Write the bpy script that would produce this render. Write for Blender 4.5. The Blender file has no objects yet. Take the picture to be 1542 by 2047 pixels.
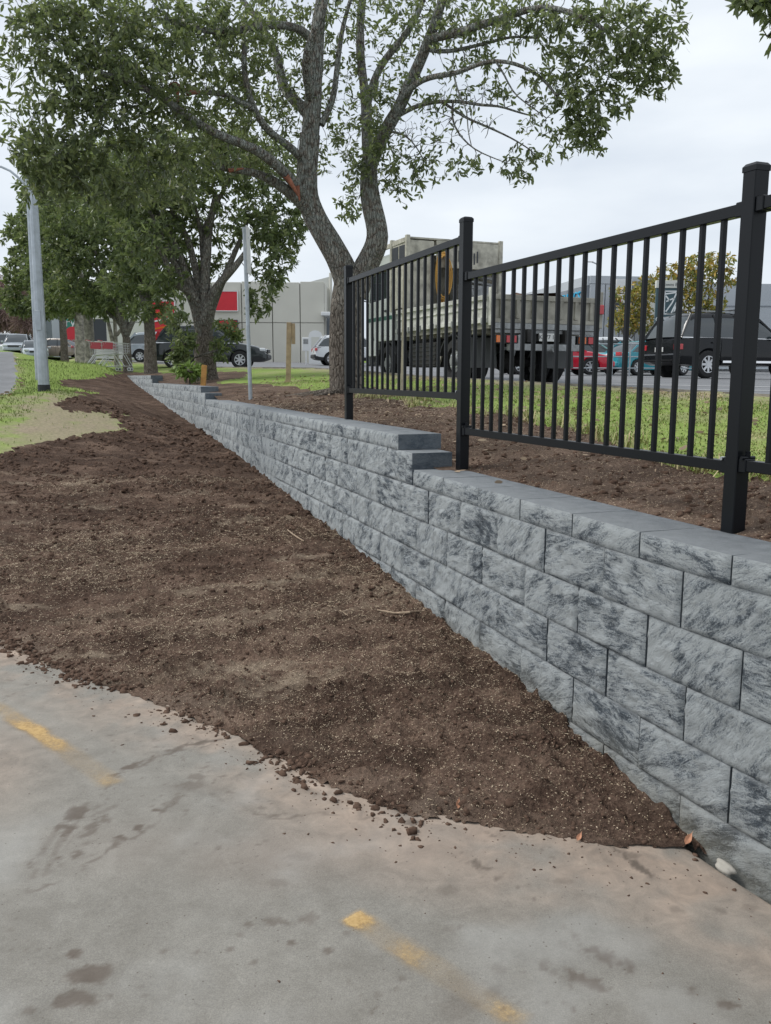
import bpy, bmesh, math, random
import numpy as np
from mathutils import Vector, Matrix
random.seed(7); RNG = np.random.default_rng(7)
SC = bpy.context.scene; COL = SC.collection
R = math.radians
# ------------------------------------------------------------------ camera, sky, sun
PITCH = R(8.85); ROLL = R(0.2); FPX = 1725.0; ZC = 1.6
cam = bpy.data.cameras.new("camera"); camo = bpy.data.objects.new("camera", cam); COL.objects.link(camo)
cam.sensor_fit = 'VERTICAL'; cam.sensor_height = 24; cam.sensor_width = 18
cam.lens = 24*FPX/2047; cam.clip_start = 0.05; cam.clip_end = 2000
camo.location = (0, 0, ZC)
camo.rotation_mode = 'QUATERNION'
camo.rotation_quaternion = (Matrix.Rotation(math.pi/2-PITCH, 4, 'X') @ Matrix.Rotation(ROLL, 4, 'Z')).to_quaternion()
SC.camera = camo
world = bpy.data.worlds.new("World"); SC.world = world; world.use_nodes = True
nt = world.node_tree; nt.nodes.clear()
wo = nt.nodes.new('ShaderNodeOutputWorld'); bg = nt.nodes.new('ShaderNodeBackground')
sky = nt.nodes.new('ShaderNodeTexSky'); sky.sky_type = 'NISHITA'; sky.sun_disc = False
SUN_EL, SUN_AZ = R(50), R(285)
sky.sun_elevation = SUN_EL; sky.sun_rotation = SUN_AZ; sky.altitude = 20; sky.air_density = 1.0; sky.dust_density = 2.0
tc = nt.nodes.new('ShaderNodeTexCoord'); mp = nt.nodes.new('ShaderNodeMapping'); mp.inputs['Scale'].default_value = (1.6, 1.6, 5.5)
no = nt.nodes.new('ShaderNodeTexNoise'); no.inputs['Scale'].default_value = 1.7; no.inputs['Detail'].default_value = 6; no.inputs['Roughness'].default_value = 0.5
cr = nt.nodes.new('ShaderNodeValToRGB')
cr.color_ramp.elements[0].position = 0.32; cr.color_ramp.elements[0].color = (6.7, 7.35, 8.2, 1)
cr.color_ramp.elements[1].position = 0.68; cr.color_ramp.elements[1].color = (9.0, 9.5, 9.95, 1)
mx = nt.nodes.new('ShaderNodeMix'); mx.data_type = 'RGBA'; mx.inputs['Factor'].default_value = 0.93
bg.inputs['Strength'].default_value = 0.066
L = nt.links.new
L(tc.outputs['Generated'], mp.inputs['Vector']); L(mp.outputs[0], no.inputs['Vector']); L(no.outputs['Fac'], cr.inputs['Fac'])
L(sky.outputs[0], mx.inputs[6]); L(cr.outputs[0], mx.inputs[7]); L(mx.outputs[2], bg.inputs['Color']); L(bg.outputs[0], wo.inputs[0])
sun = bpy.data.lights.new("sun", 'SUN'); sun.energy = 1.5; sun.angle = R(30); sun.color = (1, .97, .92)
suno = bpy.data.objects.new("sun", sun); COL.objects.link(suno)
sd = Vector((math.sin(SUN_AZ)*math.cos(SUN_EL), math.cos(SUN_AZ)*math.cos(SUN_EL), math.sin(SUN_EL)))
suno.rotation_mode = 'QUATERNION'; suno.rotation_quaternion = sd.to_track_quat('Z', 'Y'); suno.location = (0, 0, 30)
SC.view_settings.view_transform = 'Standard'; SC.view_settings.look = 'None'; SC.view_settings.gamma = 1
SC.view_settings.use_curve_mapping = False; SC.view_settings.exposure = 0.74
SC.cycles.max_bounces = 6; SC.cycles.transparent_max_bounces = 6

# ------------------------------------------------------------------ helpers
def tag(o, label=None, cat=None, group=None, kind=None):
    if label: o['label'] = label
    if cat: o['category'] = cat
    if group: o['group'] = group
    if kind: o['kind'] = kind
    return o
def thing(name, label, cat, loc=(0, 0, 0), rz=0, group=None):
    o = bpy.data.objects.new(name, None); o.empty_display_size = .2; COL.objects.link(o)
    o.location = loc; o.rotation_euler = (0, 0, rz); return tag(o, label, cat, group)
def link(name, me, parent=None, mat=None):
    o = bpy.data.objects.new(name, me); COL.objects.link(o)
    if parent is not None: o.parent = parent
    if mat is not None and len(me.materials) == 0:
        for m in (mat if isinstance(mat, (list, tuple)) else [mat]): me.materials.append(m)
    return o
def mesh_np(name, V, F, mat=None, parent=None, attrs=None, smooth=False, mi=None):
    """V (n,3); F (m,k) array or list of such arrays"""
    V = np.asarray(V, dtype=np.float32)
    Fs = F if isinstance(F, list) else [F]
    Fs = [np.asarray(f, dtype=np.int32) for f in Fs if len(f)]
    me = bpy.data.meshes.new(name)
    me.vertices.add(len(V)); me.vertices.foreach_set('co', V.ravel())
    tot = np.concatenate([np.full(len(f), f.shape[1], dtype=np.int32) for f in Fs])
    idx = np.concatenate([f.ravel() for f in Fs])
    me.loops.add(len(idx)); me.loops.foreach_set('vertex_index', idx)
    me.polygons.add(len(tot)); st = np.concatenate([[0], np.cumsum(tot)[:-1]]).astype(np.int32)
    me.polygons.foreach_set('loop_start', st); me.polygons.foreach_set('loop_total', tot)
    if smooth: me.polygons.foreach_set('use_smooth', np.ones(len(tot), dtype=bool))
    if mi is not None: me.polygons.foreach_set('material_index', np.asarray(mi, dtype=np.int32))
    me.update(calc_edges=True); me.validate()
    if attrs:
        for k, v in attrs.items():
            a = me.attributes.new(k, 'FLOAT', 'POINT'); a.data.foreach_set('value', np.asarray(v, dtype=np.float32))
    if mat is not None:
        for m in (mat if isinstance(mat, (list, tuple)) else [mat]): me.materials.append(m)
    return link(name, me, parent)
class MB:
    """collects simple solids, builds one mesh object"""
    def __init__(s): s.v = []; s.f = []; s.m = []
    def add(s, V, F, m=0):
        b = len(s.v); s.v += [tuple(p) for p in V]; s.f += [tuple(b+i for i in f) for f in F]; s.m += [m]*len(F); return s
    def box(s, c, d, rot=None, m=0):
        x, y, z = d[0]/2, d[1]/2, d[2]/2
        P = [Vector(q) for q in ((-x,-y,-z),(x,-y,-z),(x,y,-z),(-x,y,-z),(-x,-y,z),(x,-y,z),(x,y,z),(-x,y,z))]
        if rot is not None: P = [rot @ p for p in P]
        P = [p+Vector(c) for p in P]
        return s.add(P, [(0,3,2,1),(4,5,6,7),(0,1,5,4),(1,2,6,5),(2,3,7,6),(3,0,4,7)], m)
    def bar(s, a, b, w, h=None, m=0, up=(0,0,1)):
        a = Vector(a); b = Vector(b); d = b-a; h = h or w
        t = d.normalized(); u = Vector(up)
        if abs(t.dot(u)) > .98: u = Vector((1, 0, 0))
        sx = t.cross(u).normalized(); sz = sx.cross(t).normalized()
        P = [a+sx*(i*w/2)+sz*(j*h/2) for i, j in ((-1,-1),(1,-1),(1,1),(-1,1))]+[b+sx*(i*w/2)+sz*(j*h/2) for i, j in ((-1,-1),(1,-1),(1,1),(-1,1))]
        return s.add(P, [(0,3,2,1),(4,5,6,7),(0,1,5,4),(1,2,6,5),(2,3,7,6),(3,0,4,7)], m)
    def tube(s, pts, r, n=8, m=0, caps=True):
        V, F, _ = tube_np(np.array(pts, dtype=float), r, n)
        s.add(V.tolist(), F.tolist(), m)
        if caps:
            k = len(s.v)-len(V); s.f.append(tuple(k+i for i in range(n))[::-1]); s.m.append(m)
            e = len(s.v)-n; s.f.append(tuple(e+i for i in range(n))); s.m.append(m)
        return s
    def cyl(s, a, b, r, n=16, m=0, r2=None): return s.tube([a, b], [r, r if r2 is None else r2], n, m)
    def poly(s, pts, m=0): return s.add(pts, [tuple(range(len(pts)))], m)
    def prism(s, prof, t, m=0):
        """prof: list of (x,z) extruded along y from t[0] to t[1]"""
        n = len(prof); V = [(x, t[0], z) for x, z in prof]+[(x, t[1], z) for x, z in prof]
        F = [tuple(range(n)), tuple(range(2*n-1, n-1, -1))]+[(i, n+i, n+(i+1) % n, (i+1) % n) for i in range(n)]
        return s.add(V, F, m)
    def build(s, name, mat, parent=None, bevel=0, smooth=False, loc=None):
        me = bpy.data.meshes.new(name); me.from_pydata(s.v, [], s.f)
        for m in (mat if isinstance(mat, (list, tuple)) else [mat]): me.materials.append(m)
        me.polygons.foreach_set('material_index', np.array(s.m, dtype=np.int32))
        if smooth: me.polygons.foreach_set('use_smooth', np.ones(len(me.polygons), dtype=bool))
        bm = bmesh.new(); bm.from_mesh(me); bmesh.ops.recalc_face_normals(bm, faces=bm.faces)
        if bevel: bmesh.ops.bevel(bm, geom=[e for e in bm.edges if len(e.link_faces) == 2 and e.calc_face_angle(0) > .6], offset=bevel, segments=1, affect='EDGES')
        bm.to_mesh(me); bm.free(); me.update()
        o = link(name, me, parent)
        if loc: o.location = loc
        return o
def tube_np(P, r, n=6):
    m = len(P); r = np.broadcast_to(np.asarray(r, dtype=float), (m,)) if np.ndim(r) == 0 or len(r) != m else np.asarray(r, dtype=float)
    T = np.gradient(P, axis=0); T /= np.linalg.norm(T, axis=1)[:, None]+1e-9
    u = np.array([.31, .22, .92]) if abs(T[0][2]) < .85 else np.array([1., .1, 0])
    U = np.cross(T, u); U /= np.linalg.norm(U, axis=1)[:, None]+1e-9; W = np.cross(T, U)
    a = np.arange(n)*2*math.pi/n
    V = P[:, None, :]+r[:, None, None]*(np.cos(a)[None, :, None]*U[:, None, :]+np.sin(a)[None, :, None]*W[:, None, :])
    i = np.arange(m-1)[:, None]*n; j = np.arange(n)[None, :]; k = (j+1) % n
    F = np.stack([i+j, i+k, i+n+k, i+n+j], -1).reshape(-1, 4)
    return V.reshape(-1, 3), F, np.repeat(np.arange(m), n)
def text_obj(txt, mat, parent, size, loc, rot, depth=.01, name='lettering', align='CENTER', sx=1):
    cu = bpy.data.curves.new('t', 'FONT'); cu.body = txt; cu.size = size; cu.extrude = depth; cu.align_x = align; cu.align_y = 'CENTER'
    o = bpy.data.objects.new('t', cu); COL.objects.link(o)
    dg = bpy.context.evaluated_depsgraph_get(); me = bpy.data.meshes.new_from_object(o.evaluated_get(dg))
    bpy.data.objects.remove(o); me.materials.clear(); me.materials.append(mat)
    q = link(name, me, parent); q.location = loc; q.rotation_euler = rot; q.scale = (sx, 1, 1); return q
# ---- value noise
def _h(ix, iy, s):
    n = (ix.astype(np.int64)*374761393+iy.astype(np.int64)*668265263+s*1442695041) & 0xffffffff
    n = ((n ^ (n >> 13))*1274126177) & 0xffffffff
    return ((n ^ (n >> 16)) & 0xffff)/65535.0
def vn(x, y, s=0):
    x = np.asarray(x, dtype=float); y = np.asarray(y, dtype=float)
    ix = np.floor(x); iy = np.floor(y); fx = x-ix; fy = y-iy; fx = fx*fx*(3-2*fx); fy = fy*fy*(3-2*fy)
    a = _h(ix, iy, s); b = _h(ix+1, iy, s); c = _h(ix, iy+1, s); d = _h(ix+1, iy+1, s)
    return (a*(1-fx)+b*fx)*(1-fy)+(c*(1-fx)+d*fx)*fy
def fbm(x, y, o=4, s=0, g=.5):
    t = 0; a = 1; w = 0
    for i in range(o):
        t = t+a*vn(x*2**i+17.3*i, y*2**i-9.1*i, s+i); w += a; a *= g
    return t/w
def sstep(a, b, x): t = np.clip((x-a)/(b-a), 0, 1); return t*t*(3-2*t)
def ray(px, py):
    u = (px-771)/FPX; v = (1023.5-py)/FPX
    return np.array((u, math.cos(PITCH)+v*math.sin(PITCH), -math.sin(PITCH)+v*math.cos(PITCH)))
def at(px, py, Y): d = ray(px, py); t = Y/d[1]; return Vector((d[0]*t, Y, ZC+d[2]*t))
def atz(px, py, z): d = ray(px, py); t = (z-ZC)/d[2]; return (d[0]*t, d[1]*t)

# ------------------------------------------------------------------ materials
def mat(name, build=None, col=None, rough=.6, metal=0, spec=.5, noise=None, bump=None, emit=None, coat=0):
    m = bpy.data.materials.new(name); m.use_nodes = True; n = m.node_tree; N = n.nodes; b = N['Principled BSDF']
    b.inputs['Roughness'].default_value = rough; b.inputs['Metallic'].default_value = metal
    b.inputs['Specular IOR Level'].default_value = spec; b.inputs['Coat Weight'].default_value = coat
    if col is not None: b.inputs['Base Color'].default_value = (*col, 1)
    g = G(n)
    if noise:  # (scale, darker factor, lighter factor)
        sc, lo, hi = noise
        f = g.noise(sc, 5)
        c = g.ramp(f, [(.3, tuple(x*lo for x in col)), (.7, tuple(min(1, x*hi) for x in col))]); g.l(c, b.inputs['Base Color'])
        g.l(g.map(g.noise(sc*3.1, 4), .2, .8, max(0, rough-.12), min(1, rough+.12)), b.inputs['Roughness'])
    if bump: g.bump(g.noise(bump[0], 4), bump[1], b)
    if build: build(g, b)
    return m
class G:
    def __init__(s, n): s.n = n; s.N = n.nodes; s.l = n.links.new
    def coord(s, kind='Object'):
        return s.N.new('ShaderNodeTexCoord').outputs[kind]
    def noise(s, sc, det=4, rough=.55, vec=None, dist=0, scale3=None):
        t = s.N.new('ShaderNodeTexNoise'); t.inputs['Scale'].default_value = sc; t.inputs['Detail'].default_value = det
        t.inputs['Roughness'].default_value = rough; t.inputs['Distortion'].default_value = dist
        v = vec if vec is not None else s.coord()
        if scale3: v = s.mapping(v, scale3)
        s.l(v, t.inputs['Vector']); return t.outputs['Fac']
    def voro(s, sc, vec=None, feat='F1', out='Distance', scale3=None, rnd=1):
        t = s.N.new('ShaderNodeTexVoronoi'); t.feature = feat; t.inputs['Scale'].default_value = sc; t.inputs['Randomness'].default_value = rnd
        v = vec if vec is not None else s.coord()
        if scale3: v = s.mapping(v, scale3)
        s.l(v, t.inputs['Vector']); return t.outputs[out]
    def mapping(s, v, sc, loc=None):
        m = s.N.new('ShaderNodeMapping'); m.inputs['Scale'].default_value = sc; s.l(v, m.inputs['Vector'])
        if loc is not None: s.l(loc, m.inputs['Location'])
        return m.outputs[0]
    def ramp(s, f, els):
        r = s.N.new('ShaderNodeValToRGB'); e = r.color_ramp.elements
        while len(e) < len(els): e.new(.5)
        for i, (p, c) in enumerate(els):
            e[i].position = p; e[i].color = (*c, 1) if len(c) == 3 else c
        s.l(f, r.inputs['Fac']); return r.outputs[0]
    def map(s, f, a, b, c, d):
        m = s.N.new('ShaderNodeMapRange'); m.inputs[1].default_value = a; m.inputs[2].default_value = b; m.inputs[3].default_value = c; m.inputs[4].default_value = d
        s.l(f, m.inputs[0]); return m.outputs[0]
    def math(s, op, a, b=0):
        m = s.N.new('ShaderNodeMath'); m.operation = op
        for i, q in enumerate((a, b)):
            if isinstance(q, (int, float)): m.inputs[i].default_value = q
            else: s.l(q, m.inputs[i])
        return m.outputs[0]
    def mix(s, f, a, b, mode='MIX'):
        m = s.N.new('ShaderNodeMix'); m.data_type = 'RGBA'; m.blend_type = mode
        for i, q in ((0, f), (6, a), (7, b)):
            if isinstance(q, (int, float)): m.inputs[i].default_value = q
            elif isinstance(q, tuple): m.inputs[i].default_value = (*q, 1)
            else: s.l(q, m.inputs[i])
        return m.outputs[2]
    def attr(s, name):
        a = s.N.new('ShaderNodeAttribute'); a.attribute_name = name; return a.outputs['Fac']
    def rnd(s): return s.N.new('ShaderNodeObjectInfo').outputs['Random']
    def bump(s, h, st, b, dist=.01):
        u = s.N.new('ShaderNodeBump'); u.inputs['Strength'].default_value = st; u.inputs['Distance'].default_value = dist
        s.l(h, u.inputs['Height']); s.l(u.outputs[0], b.inputs['Normal'])
M = {}
def m_block(g, b):
    r = g.rnd(); v = g.N.new('ShaderNodeVectorMath'); v.operation = 'ADD'
    cmb = g.N.new('ShaderNodeCombineXYZ')
    g.l(g.math('MULTIPLY', r, 37), cmb.inputs[0]); g.l(g.math('MULTIPLY', r, 91), cmb.inputs[2])
    g.l(g.coord(), v.inputs[0]); g.l(cmb.outputs[0], v.inputs[1]); v = v.outputs[0]
    vr_ = g.N.new('ShaderNodeVectorRotate'); vr_.rotation_type = 'X_AXIS'; g.l(v, vr_.inputs['Vector']); g.l(g.map(r, 0, 1, -.2, 1.1), vr_.inputs['Angle']); w_ = vr_.outputs[0]
    big = g.noise(6.5, 3, .5, w_, .8, (1, .7, 1.8)); mid = g.noise(33, 8, .80, w_, .7, (1, .55, 2.1)); fine = g.noise(170, 4, .8, v)
    f = g.math('ADD', g.math('MULTIPLY', big, .50), g.math('MULTIPLY', mid, .74))
    f = g.math('ADD', f, g.math('MULTIPLY', g.math('SUBTRACT', fine, .5), .35))
    f = g.math('ADD', f, g.map(r, 0, 1, -.018, .022))
    c = g.ramp(f, [(.46, (.058, .070, .084)), (.545, (.115, .134, .152)), (.575, (.245, .27, .288)), (.68, (.43, .46, .47))])
    # smooth top skin is a flat mid grey; dirt near the base
    geo = g.N.new('ShaderNodeNewGeometry'); sp = g.N.new('ShaderNodeSeparateXYZ'); g.l(geo.outputs['True Normal'], sp.inputs[0])
    top = g.map(sp.outputs[2], .93, .99, 0, 1)
    tcol = g.ramp(g.noise(14, 4, .6, v), [(.35, (.15, .165, .18)), (.7, (.225, .242, .257))])
    c = g.mix(top, c, tcol)
    e = g.attr('edge'); c = g.mix(g.math('MULTIPLY', e, .55), c, (.36, .38, .39))  # chamfer highlight on the upper block edges, painted as a paler colour
    ps = g.N.new('ShaderNodeSeparateXYZ'); g.l(geo.outputs['Position'], ps.inputs[0])
    end_shade = g.attr('endf'); c = g.mix(end_shade, c, (.10, .122, .145))  # shade of the block ends and joints, painted into their colour
    zz = g.math('SUBTRACT', ps.outputs[2], g.math('MULTIPLY', g.math('SUBTRACT', ps.outputs[1], 2.78), .085))
    c = g.mix(g.math('MULTIPLY', g.map(ps.outputs[1], 3.6, 5.5, 1, .12), g.math('MULTIPLY', g.map(zz, .02, .22, .7, 0), g.map(g.noise(7, 4, .6), .3, .6, .35, 1))), c, (.25, .235, .185))
    g.l(c, b.inputs['Base Color'])
    hh = g.math('ADD', g.math('MULTIPLY', mid, 1.0), g.math('MULTIPLY', fine, .35))
    g.bump(hh, 1.0, b, .016)
M['block'] = mat('split_face_block', m_block, rough=.9, spec=.25)
def m_base(g, b):
    c = g.ramp(g.noise(30, 5, .7), [(.3, (.17, .18, .17)), (.7, (.28, .29, .27))]); g.l(c, b.inputs['Base Color']); g.bump(g.noise(60, 4), .3, b)
M['backing'] = mat('wall_backing', m_base, rough=.95, spec=.2)
def m_soil(g, b):
    P = g.coord()
    seed = g.attr('seed'); n1 = g.noise(2.2, 5, .6, P); n2 = g.noise(55, 4, .7, P); n3 = g.noise(9, 5, .65, P)
    base = g.ramp(g.math('ADD', g.math('MULTIPLY', n1, .35), g.math('MULTIPLY', n2, .65)), [(.36, (.036, .022, .016)), (.50, (.108, .069, .051)), (.66, (.255, .175, .130))])
    base = g.mix(g.map(n3, .5, .75, 0, .5), base, (.145, .105, .077))
    bn = g.noise(1.5, 5, .62, P, .6, (.8, 3.2, 1)); base = g.mix(g.map(bn, .40, .60, .6, 0), base, (.036, .023, .017)); base = g.mix(g.map(bn, .52, .72, 0, .5), base, (.20, .145, .11))
    dust = g.attr('dust'); base = g.mix(dust, base, g.ramp(n2, [(.3, (.20, .15, .115)), (.7, (.33, .26, .205))]))
    vd = g.voro(210, P, scale3=(1, 1, .3)); spk = g.math('MULTIPLY', g.map(vd, .13, .26, 1, 0), g.map(seed, 0, 1, .05, .9))
    vr = g.voro(210, P, out='Color', scale3=(1, 1, .3)); sx = g.N.new('ShaderNodeSeparateColor'); g.l(vr, sx.inputs[0])
    keep = g.map(g.math('SUBTRACT', g.math('ADD', g.map(seed, 0, 1, .10, .75), 0), sx.outputs[0]), -.02, .02, 0, 1)
    base = g.mix(g.math('MULTIPLY', spk, keep), base, (.40, .31, .215))
    tan = g.attr('tan'); base = g.mix(tan, base, g.ramp(n2, [(.3, (.22, .17, .125)), (.7, (.37, .30, .225))]))
    g.l(base, b.inputs['Base Color']); g.bump(g.math('ADD', n2, g.math('MULTIPLY', n3, .8)), 1.0, b, .022)
M['soil'] = mat('topsoil', m_soil, rough=1, spec=.12)
def m_clod(g, b):
    g.l(g.ramp(g.noise(30, 5, .7), [(.3, (.050, .031, .023)), (.7, (.145, .094, .068))]), b.inputs['Base Color']); g.bump(g.noise(120, 4), .5, b, .004)
M['clod'] = mat('soil_clod', m_clod, rough=1, spec=.1)
def m_seed(g, b):
    g.l(g.ramp(g.attr('rnd'), [(0, (.22, .16, .11)), (.5, (.46, .36, .25)), (1, (.70, .58, .43))]), b.inputs['Base Color'])
M['seed'] = mat('grass_seed_husk', m_seed, rough=.8, spec=.3)
def m_conc(g, b):
    P = g.coord(); n1 = g.noise(.9, 5, .6, P, .4); n2 = g.noise(9, 6, .68, P, .5); n3 = g.noise(90, 4, .75, P)
    f = g.math('ADD', g.math('MULTIPLY', n1, .4), g.math('ADD', g.math('MULTIPLY', n2, .38), g.math('MULTIPLY', n3, .22)))
    c = g.ramp(f, [(.34, (.195, .183, .163)), (.5, (.270, .258, .236)), (.66, (.350, .338, .312))])
    gr = g.noise(260, 3, .85, P); c = g.mix(.5, c, g.mix(g.map(gr, .3, .7, 0, 1), (.06, .056, .05), (.52, .505, .46)), 'OVERLAY')
    d = g.attr('dust'); dd = g.math('MULTIPLY', d, g.map(n2, .3, .65, .55, 1))
    c = g.mix(dd, c, g.ramp(n2, [(.3, (.235, .175, .135)), (.7, (.40, .315, .25))]))
    c = g.mix(g.attr('pink'), c, (.32, .245, .20))
    s = g.attr('stain'); c = g.mix(s, c, g.mix(g.map(n2, .3, .7, 0, .5), (.095, .075, .060), (.16, .135, .115)))
    w = g.attr('pale'); c = g.mix(w, c, (.40, .40, .385))
    vo = g.voro(60, P); vcol = g.voro(60, P, out='Color'); sx = g.N.new('ShaderNodeSeparateColor'); g.l(vcol, sx.inputs[0])
    pit = g.math('MULTIPLY', g.map(vo, .10, .22, .8, 0), g.map(sx.outputs[1], .90, .93, 0, 1)); c = g.mix(pit, c, (.10, .085, .07))
    g.l(c, b.inputs['Base Color'])
    g.bump(g.math('ADD', g.math('MULTIPLY', n2, .7), g.math('MULTIPLY', n3, .4)), .35, b, .006)
M['concrete'] = mat('driveway_concrete', m_conc, rough=.88, spec=.3)
def m_paint(g, b):
    n = g.noise(60, 4, .7); c = g.ramp(n, [(.3, (.50, .31, .11)), (.7, (.66, .45, .19))])
    g.l(c, b.inputs['Base Color']); b.inputs['Roughness'].default_value = .85
    fd = g.attr('fade'); a = g.map(g.math('ADD', g.math('MULTIPLY', g.noise(60, 8, .9), 1.1), g.math('SUBTRACT', fd, .72)), .16, .80, 0, .72)
    a = g.math('MAXIMUM', a, g.math('MULTIPLY', fd, .26)); a = g.math('MULTIPLY', a, g.map(fd, .0, .15, 0, 1))
    g.l(a, b.inputs['Alpha'])
M['yellow'] = mat('worn_yellow_paint', m_paint, rough=.8)
def m_grass(g, b):
    P = g.coord(); n1 = g.noise(.55, 5, .6, P); n2 = g.noise(24, 4, .7, P)
    c = g.ramp(g.math('ADD', g.math('MULTIPLY', n1, .5), g.math('MULTIPLY', n2, .5)), [(.35, (.14, .205, .04)), (.5, (.20, .28, .065)), (.66, (.29, .345, .11))])
    c = g.mix(g.attr('tan'), c, g.ramp(n2, [(.3, (.20, .17, .115)), (.7, (.37, .305, .22))]))
    g.l(c, b.inputs['Base Color']); g.bump(n2, .7, b, .03)
M['grass'] = mat('lawn', m_grass, rough=.95, spec=.15)
def m_blade(g, b):
    c = g.ramp(g.attr('rnd'), [(0, (.085, .13, .03)), (.4, (.165, .225, .055)), (.7, (.27, .29, .10)), (1, (.44, .36, .20))])
    g.l(c, b.inputs['Base Color']); b.inputs['Subsurface Weight'].default_value = 0
M['blade'] = mat('grass_blade', m_blade, rough=.6, spec=.3)
def m_asph(g, b):
    P = g.coord(); n = g.noise(1.4, 5, .6, P); f = g.noise(80, 3, .8, P)
    c = g.ramp(g.math('ADD', g.math('MULTIPLY', n, .5), g.math('MULTIPLY', f, .5)), [(.35, (.115, .118, .125)), (.65, (.20, .205, .215))])
    g.l(c, b.inputs['Base Color']); g.bump(f, .3, b, .006)
M['asphalt'] = mat('car_park_asphalt', m_asph, rough=.75, spec=.45)
M['kerbm'] = mat('kerb_concrete', col=(.24, .22, .19), rough=.9, noise=(6, .6, 1.3), bump=(40, .3))
M['white_line'] = mat('white_line_paint', col=(.7, .7, .68), rough=.7, noise=(30, .7, 1.05))
M['blackmetal'] = mat('black_powder_coat', col=(.006, .007, .009), rough=.33, spec=.22, bump=(500, .02))
M['galv'] = mat('galvanised_steel', col=(.40, .44, .47), rough=.42, metal=.55, noise=(7, .8, 1.12))
M['blacksleeve'] = mat('black_sleeve', col=(.012, .014, .017), rough=.5)
def m_bark(g, b):
    P = g.coord(); v = g.voro(26, P, 'DISTANCE_TO_EDGE', scale3=(1, 1, .28)); n = g.noise(7, 5, .65, P); f = g.noise(48, 5, .7, P, .6, (1, 1, .35))
    c = g.ramp(g.math('ADD', g.math('MULTIPLY', n, .4), g.math('MULTIPLY', f, .6)), [(.34, (.095, .078, .064)), (.5, (.21, .18, .15)), (.66, (.36, .325, .28))])
    c = g.mix(g.map(v, 0, .07, .7, 0), c, (.035, .026, .020))
    lich = g.attr('lich'); ln = g.noise(13, 5, .7, P)
    c = g.mix(g.math('MULTIPLY', lich, g.map(ln, .40, .56, 0, .9)), c, g.ramp(f, [(.3, (.20, .22, .20)), (.7, (.42, .445, .41))]))
    g.l(c, b.inputs['Base Color']); g.bump(g.math('ADD', g.map(v, 0, .15, 0, 1), f), 1.0, b, .03)
M['bark'] = mat('grooved_bark', m_bark, rough=.95, spec=.15)
M['bark_pale'] = mat('pale_bark', col=(.30, .275, .24), rough=.95, noise=(5.5, .28, 1.5), bump=(14, .9))
M['torn'] = mat('torn_red_wood', col=(.30, .115, .07), rough=.8, noise=(14, .5, 1.3), bump=(30, .5))
def leafmat(name, ramp, tr=.18, rough=.42):
    m = bpy.data.materials.new(name); m.use_nodes = True; g = G(m.node_tree); b = g.N['Principled BSDF']; b.inputs['Roughness'].default_value = rough
    b.inputs['Specular IOR Level'].default_value = .4
    c = g.ramp(g.attr('rnd'), ramp); g.l(c, b.inputs['Base Color'])
    t = g.N.new('ShaderNodeBsdfTranslucent'); g.l(g.mix(.5, c, (.16, .22, .04)), t.inputs['Color']); ms = g.N.new('ShaderNodeMixShader'); ms.inputs[0].default_value = tr
    out = g.N['Material Output']; g.l(b.outputs[0], ms.inputs[1]); g.l(t.outputs[0], ms.inputs[2]); g.l(ms.outputs[0], out.inputs[0]); return m
M['leaf'] = leafmat('evergreen_leaf', [(0, (.085, .108, .062)), (.45, (.170, .205, .100)), (.8, (.255, .300, .125)), (1, (.38, .41, .19))], .45, .36)
M['leaf_far'] = leafmat('evergreen_leaf_far', [(0, (.080, .105, .055)), (.45, (.160, .205, .092)), (.8, (.235, .28, .115)), (1, (.34, .37, .17))], .45, .38)
M['leaf_lime'] = leafmat('pale_shoot_leaf', [(0, (.12, .20, .04)), (1, (.26, .36, .09))])
M['leaf_autumn'] = leafmat('autumn_leaf', [(0, (.12, .16, .04)), (.35, (.27, .28, .06)), (.7, (.46, .36, .08)), (1, (.60, .36, .09))])
M['twig_pink'] = leafmat('bare_pink_twigs', [(0, (.16, .10, .09)), (1, (.36, .25, .23))], .05, .9)
M['orangeleaf'] = mat('fallen_orange_leaf', col=(.50, .24, .14), rough=.6, noise=(40, .6, 1.25))
M['glass'] = mat('dark_car_glass', col=(.035, .045, .05), rough=.06, spec=.9)
M['glass_l'] = mat('window_glass', col=(.10, .13, .14), rough=.08, spec=.9)
M['tyre'] = mat('tyre_rubber', col=(.018, .018, .019), rough=.85, bump=(60, .3))
M['rim'] = mat('alloy', col=(.55, .56, .58), rough=.3, metal=.7)
M['blackplastic'] = mat('black_plastic', col=(.022, .023, .025), rough=.55)
M['chrome'] = mat('chrome', col=(.75, .76, .78), rough=.15, metal=1)
M['redlamp'] = mat('red_lamp', col=(.45, .012, .02), rough=.15, coat=.5)
M['orangelamp'] = mat('amber_lamp', col=(.7, .16, .02), rough=.2, coat=.4)
M['headlamp'] = mat('clear_lamp', col=(.65, .68, .70), rough=.1, spec=.9)
M['plate'] = mat('number_plate', col=(.62, .62, .60), rough=.5)
def paint(name, c): return mat(name, col=c, rough=.16, coat=.35, spec=.4)
M['p_black'] = mat('black_paint', col=(.006, .007, .009), rough=.14, coat=.1, spec=.3); M['p_dark'] = paint('dark_slate_paint', (.020, .026, .028)); M['p_silver'] = paint('silver_paint', (.36, .40, .44))
M['p_white'] = paint('white_paint', (.68, .70, .72)); M['p_red'] = paint('red_paint', (.50, .008, .030)); M['p_teal'] = paint('teal_paint', (.02, .24, .30)); M['p_mint'] = paint('mint_paint', (.30, .52, .50))
M['p_beige'] = paint('beige_paint', (.30, .25, .21))
M['timber'] = mat('stake_timber', col=(.42, .31, .20), rough=.85, noise=(9, .7, 1.2), bump=(40, .2))
M['timber_pale'] = mat('pale_stake_timber', col=(.44, .39, .28), rough=.85, noise=(9, .8, 1.15))
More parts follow.
